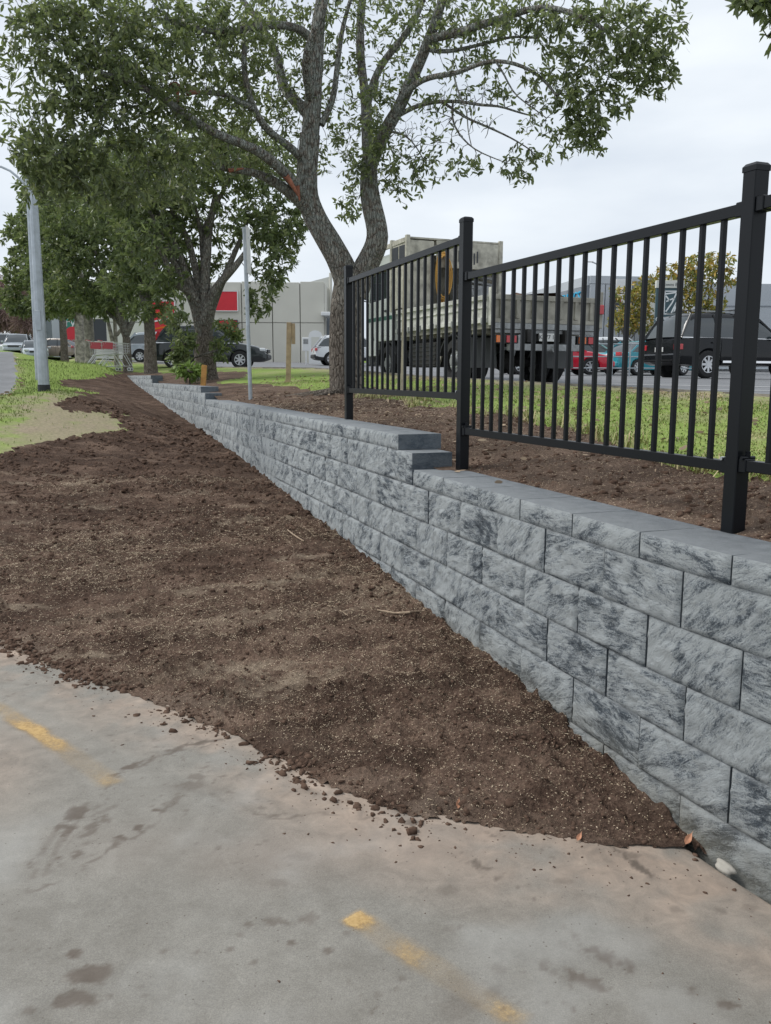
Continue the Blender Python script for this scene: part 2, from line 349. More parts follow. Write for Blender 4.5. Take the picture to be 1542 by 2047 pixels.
M['timber_orange'] = mat('orange_stake_timber', col=(.52, .27, .08), rough=.85, noise=(9, .7, 1.2))
M['tilt'] = mat('tilt_panel_paint', col=(.58, .565, .50), rough=.85, noise=(.35, .92, 1.07))
M['tilt_l'] = mat('pale_panel_paint', col=(.60, .60, .55), rough=.85, noise=(.35, .92, 1.07))
M['clad'] = mat('blue_grey_cladding', col=(.42, .45, .48), rough=.7, noise=(.3, .92, 1.07))
M['clad_d'] = mat('dark_grey_cladding', col=(.20, .22, .245), rough=.7)
M['white'] = mat('white_board', col=(.72, .73, .73), rough=.6, noise=(1, .95, 1.03))
M['charcoal'] = mat('charcoal_board', col=(.045, .05, .06), rough=.6)
M['redsign'] = mat('red_sign', col=(.58, .02, .035), rough=.5, noise=(1, .9, 1.1))
M['greensign'] = mat('green_sign', col=(.02, .20, .15), rough=.5)
M['tealsign'] = mat('slate_teal_sign', col=(.035, .075, .09), rough=.5)
M['cyan'] = mat('cyan_lettering', col=(.02, .38, .62), rough=.5)
M['joint'] = mat('sealant_joint', col=(.27, .27, .25), rough=.9)
M['traygrey'] = mat('weathered_tray', col=(.33, .315, .265), rough=.75, noise=(3.5, .5, 1.25), bump=(25, .2))
M['traywhite'] = mat('scuffed_white_tray', col=(.58, .58, .53), rough=.65, noise=(5, .5, 1.15), bump=(18, .2))
M['boxcream'] = mat('scratched_cream_panel', col=(.52, .50, .42), rough=.7, noise=(6, .5, 1.15), bump=(18, .2))
M['cabwhite'] = mat('truck_cab_white', col=(.66, .69, .66), rough=.35, coat=.3, noise=(3, .9, 1.05))
M['chassis'] = mat('grimy_chassis', col=(.022, .021, .020), rough=.8, noise=(6, .6, 1.6))
M['greystrip'] = mat('dark_green_stripe', col=(.01, .10, .065), rough=.4)
M['flapgrey'] = mat('mud_flap_grey', col=(.10, .105, .105), rough=.8)
M['hose'] = mat('yellow_hose', col=(.50, .27, .05), rough=.6)
M['dullmetal'] = mat('dull_metal', col=(.30, .31, .31), rough=.5, metal=.5, noise=(9, .7, 1.2))
M['trolleywire'] = mat('trolley_wire', col=(.55, .56, .57), rough=.3, metal=.8)
M['trolleyred'] = mat('trolley_red_plastic', col=(.45, .06, .08), rough=.5)
M['stone'] = mat('pale_stone', col=(.36, .34, .30), rough=.9, noise=(20, .8, 1.15), bump=(60, .3))
M['yellowsign'] = mat('yellow_board', col=(.70, .46, .03), rough=.6)
# ------------------------------------------------------------------ terrain functions
WP = np.array([(0.2,2.50),(1.0,2.02),(1.6,1.68),(2.0,1.475),(2.51,1.213),(2.67,1.135),(3.1,.955),(3.5,.81),(3.99,.635),(4.66,.398),(5.1,.245),(5.79,.0),(6.13,-.12),(7.34,-.55),(13.68,-2.76),(14.74,-3.13),(23,-6.2),(30,-8.95),(46,-16.9),(60,-24),(400,-190)])
def Xw(y): return np.interp(y, WP[:, 0], WP[:, 1])
ZB = [(1.0,-.04),(2.51,-.03),(2.78,-.005),(3.02,.035),(3.33,.07),(3.62,.105),(3.97,.14),(4.96,.195),(5.53,.235),(6.57,.305),(7.73,.367),(9.4,.455),(11.96,.57),(15.02,.68),(18.26,.84),(23.2,1.12),(26.2,1.32),(30,1.68)]
def Zbase(y): return np.interp(y, [p[0] for p in ZB], [p[1] for p in ZB])
CP = [(float(Xw(y)), y, z) for y, z in ZB if y > 2]
CP += [(2.2,.5,0),(-2.33,5.03,0),(-1.16,4.07,0),(-.44,3.4,0),(.34,2.87,0),(0,0,0),(-3,0,0),(-1,1.5,0),(-3,3,0),(-4.2,4.6,0),(-7,4,-.02),(-4.5,10,.62),(-4.2,7.5,.28),(-8,10,.6),
       (-6.1,15.7,1.33),(-5.0,13,.98),(-6.95,15.7,1.2),(-9.5,15,1.15),(-9.2,29,1.92),(-13.7,46,2.34),(-17.7,42,2.5),(-11,24,1.6),(-20,50,2.85),(-26,62,3.35),(-21,60,3.25),(-34,80,4.1),(-22,100,4.7),(-60,60,3.4),(-60,100,4.8),(-12,60,2.8),(-30,30,1.9)]
CP = np.array(CP)
def tps_fit(P):
    n = len(P); d = np.hypot(P[:, None, 0]-P[None, :, 0], P[:, None, 1]-P[None, :, 1]); K = np.where(d > 0, d*d*np.log(d+1e-12), 0)+np.eye(n)*.02
    A = np.zeros((n+3, n+3)); A[:n, :n] = K; Q = np.c_[np.ones(n), P[:, :2]]; A[:n, n:] = Q; A[n:, :n] = Q.T
    return np.linalg.solve(A, np.r_[P[:, 2], 0, 0, 0])
CW = tps_fit(CP)
def H_L(x, y):
    x = np.asarray(x, dtype=float); y = np.asarray(y, dtype=float); sh = x.shape; X = x.ravel(); Y = y.ravel(); out = np.empty(len(X)); n = len(CP)
    for i in range(0, len(X), 40000):
        a = X[i:i+40000]; c = Y[i:i+40000]; d2 = (a[:, None]-CP[None, :, 0])**2+(c[:, None]-CP[None, :, 1])**2
        out[i:i+40000] = (.5*d2*np.log(d2+1e-12)) @ CW[:n]+CW[n]+CW[n+1]*a+CW[n+2]*c
    out = out.reshape(sh)
    # concrete is flat at 0 near the camera
    fl = 1-sstep(0.0, .8, y-concrete_edge_y(x)); out = out*(1-fl)+0*fl
    # the bed meets the wall at the measured line
    aa = Xw(y)-x; k = np.exp(-(aa/.5)**2)*(y < 30)*sstep(2.75, 3.1, y); out = out*(1-k)+Zbase(y)*k
    return out
EDGE = np.array([(-9,6.5),(-4.5,5.9),(-2.9,5.35),(-2.333,5.034),(-1.786,4.542),(-1.164,4.066),(-.794,3.818),(-.441,3.398),(-.157,3.136),(.09,2.945),(.338,2.874),(.656,2.774),(.821,2.742),(1.078,2.742),(1.3,2.6),(3,2.2)])
def concrete_edge_y(x): return np.interp(x, EDGE[:, 0], EDGE[:, 1])
KP = np.array([(0,7.0),(8.9,3.93),(15,1.8),(20.2,-.03),(25.5,-2.0),(33,-6.1),(46,-13.7),(60,-21.4),(120,-55)])
def Xk(y): return np.interp(y, KP[:, 0], KP[:, 1])
def Zk(y): return np.interp(y, [0,8.9,15,16.9,20.2,25,33,37,46,50,60,80,200], [1.08,1.33,1.46,1.50,1.61,1.75,1.86,1.95,2.31,2.45,2.78,3.3,5.4])
def Zwt(y): return np.interp(y, [0,1,5.2,6.2,7.5,13.7,15.2,22,23.5,30,40], [1.0,1.02,1.03,1.12,1.19,1.22,1.40,1.41,1.60,1.66,2.05])
def H_R(x, y):
    x = np.asarray(x, dtype=float); y = np.asarray(y, dtype=float)
    xb = Xw(y)+.30; xk = Xk(y); t = np.clip((x-xb)/np.maximum(xk-.15-xb, .3), 0, 1); zk = Zk(y)+.11
    inside = Zwt(y)+(zk-Zwt(y))*t**.65
    out = Zk(y)-.012*np.clip(x-xk, 0, 40)
    return np.where(x < xk-.15, inside, out)
def H(x, y):
    a = np.asarray(x-Xw(y), dtype=float); l = H_L(x, y); r = H_R(x, y)
    w = np.where(np.asarray(y) < 30, 0.001, np.clip((np.asarray(y)-30)*.8, 0.001, 2.5))
    t = sstep(-w, w, a); return l*(1-t)+r*t
def Hs(x, y): return float(H(np.array([x]), np.array([y]))[0])

def grid(xs, ys):  # xs (r,c), ys (r,c)
    r, c = xs.shape; i = np.arange(r-1)[:, None]*c; j = np.arange(c-1)[None, :]
    return np.stack([i+j, i+j+1, i+c+j+1, i+c+j], -1).reshape(-1, 4)
def submesh(name, V, F, sel, mat_, attrs=None, smooth=True):
    f = F[sel]; u, inv = np.unique(f.ravel(), return_inverse=True); at_ = {k: v[u] for k, v in (attrs or {}).items()}
    return mesh_np(name, V[u], inv.reshape(f.shape), mat_, None, at_, smooth)
# ---- left side: rows geometrically spaced, columns fan out from the wall
rows = np.exp(np.linspace(math.log(.75), math.log(66), 760)); us = -np.linspace(0, 1, 235)**1.25*1.75
YS = np.repeat(rows[:, None], len(us), 1); YS = YS+(RNG.random(YS.shape)-.5)*.003*YS; XS = Xw(YS)-.008+us[None, :]*YS
# fine jitter so rows do not read as lines
XS[:, 1:] += (RNG.random(XS[:, 1:].shape)-.5)*.0025*YS[:, 1:]
ZS = H(XS-1e-3*(us[None, :] == 0), YS); F = grid(XS, YS); X, Y, Z = XS.ravel(), YS.ravel(), ZS.ravel()
a = X-Xw(Y)
# region masks (vertex based, ragged with noise)
rag = (fbm(X*2.1, Y*2.1, 4, 3)-.5)*.5+(fbm(X*9, Y*9, 3, 5)-.5)*.16
ed = Y-concrete_edge_y(X); is_con = (ed+rag*.22 < 0)
def poly_in(px, py, poly):
    ins = np.zeros(px.shape, bool); n = len(poly)
    for i in range(n):
        x0, y0 = poly[i]; x1, y1 = poly[(i+1) % n]
        c = ((y0 > py) != (y1 > py)) & (px < (x1-x0)*(py-y0)/(y1-y0+1e-12)+x0); ins ^= c
    return ins
def g2(px, py, zg=None):  # image point to plan point on the left terrain
    d = ray(px, py); t = 2.0
    for _ in range(4000):
        p = d*t
        if ZC+p[2] <= Hs(p[0], p[1]): break
        t *= 1.003
    return (float(p[0]), float(p[1]))
soil_px = [(-260,1150),(-60,965),(25,905),(120,885),(245,868),(250,845),(225,832),(130,828),(105,815),(150,800),(190,790),(110,772),(110,764),(180,762),(232,752),(255,746)]
SP = [g2(*p) for p in soil_px]; SP += [(-8.8, 30.0), (-6, 25), (-2, 15), (1.5, 5), (2.5, 1.0), (-9, 1)]
rx, ry = X+rag*.5*np.clip(Y/8, .2, 2), Y+rag*1.2*np.clip(Y/8, .2, 3)
is_soil = poly_in(rx, ry, SP) & ~is_con
RD = np.array([(4,-4.3),(10,-5.3),(15.7,-7.0),(24,-10.2),(42,-17.9),(52,-22.2)])
is_road = (X < np.interp(Y, RD[:, 0], RD[:, 1])+rag*.12) & (Y < 53) & (Y > 7) & ~is_con & ~is_soil
# heights
n_l = fbm(X*3.2, Y*3.2, 5, 11); n_f = fbm(X*18, Y*18, 4, 12, .6); ridg = 1-np.abs(2*fbm(X*5+.8*fbm(X*3, Y*3, 2, 8), Y*5, 3, 14)-1)
n_h = fbm(X*46, Y*46, 2, 15, .6); lump = (n_l-.5)*.045+(n_h-.5)*.016*(Y < 8)+(n_f-.5)*.052+np.clip(n_f-.60, 0, 1)*.14
crk = (sstep(.93, .99, ridg))*(-.022)*(.25+.75*sstep(-1.0, .0, X)*(Y < 5.6))
edgein = sstep(0, .28, ed+rag*.22)*np.clip(1, 0, 1)
fade = 1-sstep(14, 24, Y)
dz = np.where(is_soil, (.012+.02*edgein+lump*(.35+.65*edgein)+crk)*(.35+.65*fade), 0)
nearwall = np.exp(-(a/.12)**2); dz = dz+np.where(is_soil, nearwall*.02*(fbm(X*14, Y*14, 3, 21)-.35), 0)
dz = dz+np.where(is_con, (fbm(X*1.3, Y*1.3, 3, 9)-.5)*.008, 0)
dz = dz+np.where(~is_con & ~is_soil & ~is_road, .02+(fbm(X*1.5, Y*1.5, 4, 31)-.5)*.05, 0)
dz = dz+np.where(is_soil, (fbm(X*7, Y*7, 4, 401, .65)-.5)*.07*sstep(7, 13, Y), 0)
Z = Z+dz
# dirt spill ridge on the concrete
V = np.c_[X, Y, Z]
fc = is_con[F].sum(1) >= 2; fs = (~fc) & (is_soil[F].sum(1) >= 2); fr = (~fc) & (~fs) & (is_road[F].sum(1) >= 2); fg = ~(fc | fs | fr)
seedn = np.clip((fbm(X*.9, Y*1.6, 4, 41)-.42)*3.2+.35*(fbm(X*4, Y*7, 3, 43)-.4), 0, 1)
seedn = seedn*np.where(Y < 9, 1, .6); seedn = np.clip(seedn+.35*np.exp(-((Y-3.9)/1.1)**2), 0, 1)
strk = fbm(X*.8, Y*4.2, 4, 47); tanm = np.where(is_soil, np.clip((fbm(X*1.6, Y*5.5, 4, 47)-.60)*4, 0, .7)*sstep(.35, .6, fbm(X*16, Y*22, 3, 49))*(Y > 3.6)*(Y < 9.5), 0)
dust = np.clip(1-np.abs(ed+.05)/.38, 0, 1)*sstep(.42, .68, fbm(X*3, Y*3, 4, 55))*.8*(1-.85*sstep(.1, .4, X))
at_s = dict(seed=seedn, tan=tanm, dust=dust)
soil = tag(submesh('topsoil', V, F, fs, M['soil'], at_s), kind='structure')
# concrete attributes are computed on a finer sheet of its own below
tg = np.where(True, np.clip(1-np.abs(0), 0, 1), 0)*0+0.0
bare = [g2(*p) for p in [(-40,960),(60,900),(240,870),(250,836),(140,830),(110,800),(95,790),(60,830),(20,850),(-60,880)]]
dist_b = sum(poly_in(X+rag*.8+.45*math.cos(k*2.4)*(k/7)**.5, Y+rag*2.0+1.3*math.sin(k*2.4)*(k/7)**.5, bare).astype(float) for k in range(8))/8
soft = np.clip(dist_b*.9*(.35+.65*sstep(-.44, -.37, X/Y))*sstep(.25, .5, fbm(X*2, Y*1.2, 4, 67)+.12)+.5*np.exp(-((X+5.6)**2/.6+(Y-14.2)**2/4))*(fbm(X*3, Y*3, 3, 61)), 0, 1)
edge_road = np.exp(-((X-np.interp(Y, RD[:, 0], RD[:, 1]))/.28)**2)*.75*sstep(.4, .6, fbm(X*4, Y*2, 3, 65))
tg = np.clip(sstep(.0, .30, soft-.52+.9*fbm(X*9, Y*5, 4, 68, .65))*soft**.35+edge_road+.3*sstep(.5, .7, fbm(X*2.2, Y*1.1, 4, 69))*(Y < 20), 0, 1)
verge = tag(submesh('grass_verge', V, F, fg, M['grass'], dict(tan=tg)), kind='structure')
road = tag(submesh('road', V, F, fr, M['asphalt'], dict(tan=tg)), kind='structure')
# ---- concrete driveway: fine sheet
cx = np.arange(-3.4, 2.0, .0105); cy = np.arange(1.2, 5.6, .0105); CX, CY = np.meshgrid(cx, cy); x, y = CX.ravel(), CY.ravel()
Fc = grid(CX, CY)
ragc = (fbm(x*2.1, y*2.1, 4, 3)-.5)*.5+(fbm(x*9, y*9, 3, 5)-.5)*.16
zc_ = (fbm(x*1.3, y*1.3, 3, 9)-.5)*.008+.006+(fbm(x*30, y*30, 3, 19)-.5)*.0015
wallgap = x > Xw(y)-.035-.02*fbm(y*6, x*0, 2, 4)
inn = (y-concrete_edge_y(x)+ragc*.22 < .05) & ~wallgap
drop = sstep(-.075, -.03, x-Xw(y)); zc_ = zc_-drop*.02
def seg_d(px, py, A, B):
    ax, ay = A; bx, by = B; L2 = (bx-ax)**2+(by-ay)**2; t = np.clip(((px-ax)*(bx-ax)+(py-ay)*(by-ay))/L2, 0, 1)
    return np.hypot(px-ax-t*(bx-ax), py-ay-t*(by-ay)), t
st = np.zeros(len(x)); wob = (fbm(x*24, y*24, 4, 71, .65)-.5)*1.5+(fbm(x*70, y*70, 3, 73, .7)-.5)*.8
def spot(px, py, rx_, ry_, k=1.0, h=.3):
    global st
    c = atz(px, py, 0); X0, Y0 = c; a_ = atz(px+rx_, py, 0)[0]-X0; b_ = abs(atz(px, py-ry_, 0)[1]-Y0)
    d = np.hypot((x-X0)/a_, (y-Y0)/b_)+wob*.9; st = np.maximum(st, k*(1-sstep(1-h, 1+h, d)))
for s_ in [(153,1913,18,10,.85),(181,1953,40,17,.85),(160,2000,34,17,.8),(132,2006,22,14,.75),(62,2028,13,8,.6),(330,1907,9,6,.6),(397,1908,9,6,.55),(463,1903,8,6,.6),(500,1853,9,6,.6),(484,1872,9,6,.5),
           (548,1850,9,5,.6),(510,1930,9,7,.55),(585,1890,9,6,.75),(658,1905,9,6,.75),(634,1838,8,5,.5),(695,1868,8,5,.5),(385,1575,28,9,.6),(395,1557,16,6,.55),(390,1580,55,10,.3,.6),(560,1770,18,9,.35),(600,1715,26,8,.3),
           (302,1658,9,4,.4),(440,1700,6,4,.4),(395,1692,5,3,.4),(535,1684,7,4,.35),(925,2005,40,40,.35,.7),(990,1985,22,14,.35),(1000,1940,18,9,.35),(1150,2022,6,6,.8),(895,1780,20,10,.3),(805,1960,8,6,.4),
           (1356,1820,13,7,.4),(1440,1822,13,6,.4),(1500,1815,12,6,.4),(760,1395+600,6,5,.4),(1075,1690,12,9,.0),(825,1645,14,7,.8),(922,1855,5,4,.5),(1038,1778,5,3,.6),(1072,1800,4,3,.6),(905,1860,14,7,.3),(1265,1712,14,6,.5),(1130,1765,22,6,.35)]:
    spot(*s_)
# tyre marks and scrape bands
def band(A, B, w, k, seed_):
    global st
    a0 = atz(*A, 0); b0 = atz(*B, 0); d, t = seg_d(x, y, a0, b0); st = np.maximum(st, k*(1-sstep(w*.4, w, d+wob*w*1.2))*sstep(.42, .6, fbm(x*25, y*25, 3, seed_))*sstep(0, .1, t)*sstep(0, .1, 1-t))
for A, B, w, k in [((70,1755),(150,1650),.03,.5),((95,1700),(170,1612),.03,.45),((150,1700),(220,1630),.03,.35),((140,1720),(250,1690),.02,.4),((240,1690),(330,1620),.025,.5),((330,1620),(420,1555),.02,.3),((220,1560),(330,1510),.02,.55),((330,1510),(430,1480),.015,.45),
                   ((480,1620),(620,1640),.02,.3),((510,1855),(640,1838),.02,.3),((1240,1700),(1310,1760),.012,.7),((1110,1860),(1300,1960),.02,.5),((1000,1900),(1250,1990),.018,.45),((1370,1980),(1500,2030),.018,.5),((940,1720),(1010,1760),.02,.4)]:
    band(A, B, w*1.6, min(.9, k*1.9), 81)
def crack(pts, k, w=.011):
    global st
    Pp = [atz(*p, 0) for p in pts]; jx = x+(fbm(x*22, y*22, 3, 131)-.5)*.05; jy = y+(fbm(x*22+9, y*22, 3, 133)-.5)*.05
    for A_, B_ in zip(Pp, Pp[1:]): d, t = seg_d(jx, jy, A_, B_); st = np.maximum(st, k*(1-sstep(w*.3, w, d))*sstep(.25, .5, fbm(x*9, y*9, 2, 135)))
for off_ in (0, 26, 52):
    arc = [(68+off_, 1760-off_*.2), (92+off_*1.1, 1700-off_*.3), (130+off_*1.2, 1645-off_*.2), (175+off_*1.1, 1612+off_*.1)]
    for A_, B_ in zip(arc, arc[1:]):
        d_, t_ = seg_d(x, y, atz(*A_, 0), atz(*B_, 0)); st = np.maximum(st, .42*(1-sstep(.006, .02, d_+np.abs(wob)*.006))*sstep(.36, .5, fbm(x*40, y*12, 3, 83)))
crack([(60,1790),(150,1755),(230,1700),(310,1655),(360,1590)], .6); crack([(215,1580),(300,1525),(440,1480)], .7, .014); crack([(470,1622),(560,1640),(640,1628),(760,1640)], .5); crack([(1180,1672),(1250,1712),(1310,1755)], .8, .013)
crack([(-10,1300),(40,1330),(110,1370),(170,1400)], .35); crack([(395,1560),(440,1600),(480,1630)], .3); crack([(700,1500),(640,1560),(560,1600)], .25); crack([(1130,1890),(1220,1935),(1300,1990)], .4)
fleck = sstep(.70, .80, fbm(x*34, y*34, 3, 141, .7))*sstep(.45, .7, fbm(x*2.5, y*2.5, 3, 143)); st = np.maximum(st, fleck*.55)
clear = fbm(x*1.1+3, y*1.1, 4, 91)
edc = y-concrete_edge_y(x)
dst = np.clip(1.15-np.abs(edc)/.50, 0, 1)*sstep(.25, .55, fbm(x*3.5, y*3.5, 5, 92))
dl, _ = seg_d(x, y, atz(860, 1720, 0), atz(1542, 2040, 0)); pA = np.array(atz(700, 1640, 0)); pB = np.array(atz(1500, 2047, 0)); dAB = (pB-pA)/np.hypot(*(pB-pA)); sgn = -((x-pA[0])*dAB[1]-(y-pA[1])*dAB[0])
right = sstep(-.05, .28, sgn*(1)+.35*(clear-.5))
dst = np.maximum(dst, right*.92*sstep(.25, .5, fbm(x*2.4, y*2.4, 4, 95)))
dst = np.maximum(dst, .8*np.exp(-((x+1.75)**2/.10+(y-3.2)**2/.25)))
pink = .55*np.exp(-((x+.12)**2/.5+(y-2.75)**2/.05))*fbm(x*3, y*3, 3, 96)+.5*sstep(.3, 1.2, -x-1.1)*np.exp(-((y-3.1)/.6)**2)*fbm(x*5, y*5, 3, 97)
pale = .3*sstep(.52, .85, fbm(x*3.1+7, y*3.1, 4, 98))*(1-right)
V2 = np.c_[x, y, zc_]; selc = inn[Fc].all(1)
drv = submesh('driveway', V2, Fc, selc, M['concrete'], dict(stain=st, dust=np.clip(dst, 0, 1), pink=np.clip(pink, 0, 1), pale=pale)); tag(drv, kind='structure')
# coarse apron under and beyond it
zr = np.zeros(len(X)); apr = submesh('driveway_apron', np.c_[X, Y, Z-.012], F, fc & (~((X[F].mean(1) > -3.5) & (Y[F].mean(1) < 5.5) & (Y[F].mean(1) > 1.3) & (X[F].mean(1) > -3.3))), M['concrete'], dict(stain=zr, dust=zr+.15, pink=zr, pale=zr)); tag(apr, kind='structure')
sub = MB(); sub.poly([(-12, -8, -.05), (6, -8, -.05), (6, 6.5, -.05), (-12, 6.5, -.05)]); tag(sub.build('ground', M['backing']), kind='structure')
# ---- worn yellow dashes: ragged flakes of paint lying on the concrete
def dash(A, B, w, seed_, label, dens):
    c = .010; a0 = np.array(atz(*A, 0)); b0 = np.array(atz(*B, 0)); d = b0-a0; Ld = np.hypot(*d); t = d/Ld; nrm = np.array([-t[1], t[0]])
    nu, nv = int(Ld/c)+1, int(w*1.7/c)+1; U_, V_ = np.meshgrid(np.linspace(0, Ld, nu), np.linspace(-w*.85, w*.85, nv)); uu, vv = U_.ravel(), V_.ravel(); P = a0[None]+uu[:, None]*t+vv[:, None]*nrm
    lo = -vv/w if seed_ < 105 else -vv/w
    across = 1-sstep(.25, .80, np.abs(vv/w+.10*(fbm(P[:, 0]*12, P[:, 1]*12, 3, seed_)-.5)*4)); f = np.clip(across*dens(uu/Ld)*(.55+.9*fbm(P[:, 0]*7, P[:, 1]*7, 3, seed_+2)), 0, 1)*sstep(0, .03, uu/Ld)*sstep(0, .03, 1-uu/Ld)
    zz = (fbm(P[:, 0]*1.3, P[:, 1]*1.3, 3, 9)-.5)*.008+.0105
    o_ = mesh_np('painted_line', np.c_[P, zz], grid(U_, V_), M['yellow'], None, dict(fade=f)); tag(o_, label, 'road marking', 'dashes of the worn yellow line'); return o_
dash((-15, 1410), (238, 1578), .085, 101, 'worn yellow paint dash on the concrete nearest the soil edge at far left', lambda u: .30+.55*np.exp(-((u-.4)/.25)**2)+.3*np.exp(-((u-.95)/.06)**2))
dash((698, 1832), (1060, 2060), .075, 111, 'worn yellow paint dash in the middle of the foreground concrete', lambda u: .22+.9*np.exp(-((u-.06)/.10)**2)+.45*np.exp(-((u-.42)/.14)**2)+.3*np.exp(-((u-.9)/.1)**2))

# ---- right side, behind the wall
rows = np.exp(np.linspace(math.log(.7), math.log(120), 560)); u2 = np.linspace(0, 1, 210)**1.3*2.6
YS = np.repeat(rows[:, None], len(u2), 1); XS = Xw(YS)+np.where(YS > 30.15, -.012, .15)+u2[None, :]*YS
# snap a column edge onto the kerb line
X, Y = XS.ravel(), YS.ravel(); Z = H(X, Y); F = grid(XS, YS)
# vertices close to the kerb line snap onto it
kd = X-(Xk(Y)-.15); colw = .012*Y
isoil_edge = np.interp(Y, [0,2,3.5,5.2,7.6,10,13,16,20,25,40], [1.4,1.35,1.15,.95,1.25,1.45,1.5,.9,.7,.8,.0])
ra = (fbm(X*2.3, Y*2.3, 4, 203)-.5)*.9
off = X-Xw(Y)-.3; r_soil = (off+ra < isoil_edge); r_asph = kd > 0
patch = ((X+.55)**2/.9+(Y-12.4)**2/2.4+ra*1.2 < 1) | (((X+4.6)**2/1.2+(Y-21.5)**2/9+ra*.8) < 1); r_soil |= patch
kstrip = (kd > -.75+ra*.7) & (kd <= 0)
nn = fbm(X*18, Y*18, 4, 212, .6); Z = Z+np.where(r_soil & ~r_asph, (fbm(X*3, Y*3, 4, 211)-.5)*.05+(nn-.5)*.03+np.clip(nn-.62, 0, 1)*.08, 0)*np.clip(off*6, .2, 1)
Z = Z+np.where(~r_soil & ~r_asph, (fbm(X*1.5, Y*1.5, 4, 31)-.5)*.05, 0)
V = np.c_[X, Y, Z]
fa = r_asph[F].all(1); fs = (~fa) & (r_soil[F].sum(1) >= 2); fg = ~(fa | fs)
sd_ = np.clip((fbm(X*1.2, Y*1.2, 4, 241)-.35)*3, 0, 1)
bk = submesh('planting_bed', V, F, fs, M['soil'], dict(seed=np.clip(sd_*.8+.2, 0, 1), tan=0*X, dust=np.clip(.25*fbm(X*2, Y*2, 3, 8), 0, 1))); tag(bk, kind='structure')
tn = np.clip(kstrip*1.1*fbm(X*5, Y*5, 3, 77)+.35*sstep(.5, .7, fbm(X*1.6, Y*1.6, 3, 78)), 0, 1)
gv = submesh('grass_strip', V, F, fg, M['grass'], dict(tan=tn)); tag(gv, kind='structure')
zz0 = 0*X
cp = submesh('car_park', V, F, fa, M['asphalt'], dict(tan=zz0)); tag(cp, kind='structure')
# kerb: segments about a metre long each
kb = thing('kerb', 'low weathered concrete kerb between the grass strip and the car park asphalt', 'kerb')
ky = 4.0
while ky < 47:
    y1 = ky+.92*max(1, ky/18); x0, x1 = float(Xk(ky)), float(Xk(y1)); z0, z1 = float(Zk(ky)), float(Zk(y1)); q = MB()
    dv = Vector((x1-x0, y1-ky, 0)).normalized(); nn_ = Vector((dv.y, -dv.x, 0)); P = []
    g_ = dv*.008
    for (x_, y_, z_, s_) in ((x0, ky, z0, 1), (x1, y1, z1, -1)):
        b_ = Vector((x_, y_, 0))+g_*s_
        P += [b_-nn_*.16+Vector((0, 0, z_-.2)), b_+nn_*.03+Vector((0, 0, z_-.2)), b_+nn_*.03+Vector((0, 0, z_+.06)), b_-nn_*.01+Vector((0, 0, z_+.115)), b_-nn_*.16+Vector((0, 0, z_+.125))]
    q.add(P, [(0,1,2,3,4),(9,8,7,6,5),(0,5,6,1),(1,6,7,2),(2,7,8,3),(3,8,9,4),(4,9,5,0)]); q.build('kerb_stone', M['kerbm'], kb); ky = y1
# far ground to the horizon
gx = np.linspace(-700, 700, 57); gy = np.concatenate([np.linspace(58, 160, 18), np.linspace(190, 1200, 12)]); GX, GY = np.meshgrid(gx, gy)
GZ = np.where(GY < 120, np.minimum(H(np.clip(GX, -60, 60), GY), 9)-.25, 5.0+(GY-120)*.012)
far = mesh_np('terrain', np.c_[GX.ravel(), GY.ravel(), GZ.ravel()], grid(GX, GY), M['grass'], None, dict(tan=0*GX.ravel()), True); tag(far, kind='structure')
# painted parking lines and the light gutter band on the car park
def parkline(x0, y0, x1, y1, w, label):
    n = 14; t = np.linspace(0, 1, n); xs = x0+(x1-x0)*t; ys = y0+(y1-y0)*t; d = np.array([x1-x0, y1-y0]); d /= np.hypot(*d); nr = np.array([-d[1], d[0]])*w/2
    A = np.c_[xs-nr[0], ys-nr[1]]; B = np.c_[xs+nr[0], ys+nr[1]]; P = np.concatenate([A, B]); z = H_R(P[:, 0], P[:, 1])+.014
    Fq = np.array([(i, i+1, n+i+1, n+i) for i in range(n-1)]); o = mesh_np('parking_line', np.c_[P, z], Fq, M['white_line']); tag(o, label, 'road marking')
parkline(5.2, 14.6, 14, 13.9, .1, 'white line across the asphalt in front of the black four wheel drive')
parkline(4.2, 17.4, 15, 17.0, .1, 'white line across the asphalt behind the truck towards the railing')
parkline(-5.2, 33.2, -2.2, 34.0, .12, 'white line on the asphalt beside the front wheel of the dark grey SUV')
parkline(-6.0, 40, 2.5, 38.5, .12, 'white line on the asphalt in front of the plain grey building')
# ------------------------------------------------------------------ retaining wall: every block is a piece of its own
ZBW = .94
py_ = np.arange(.2, 31, .01); px_ = Xw(py_)
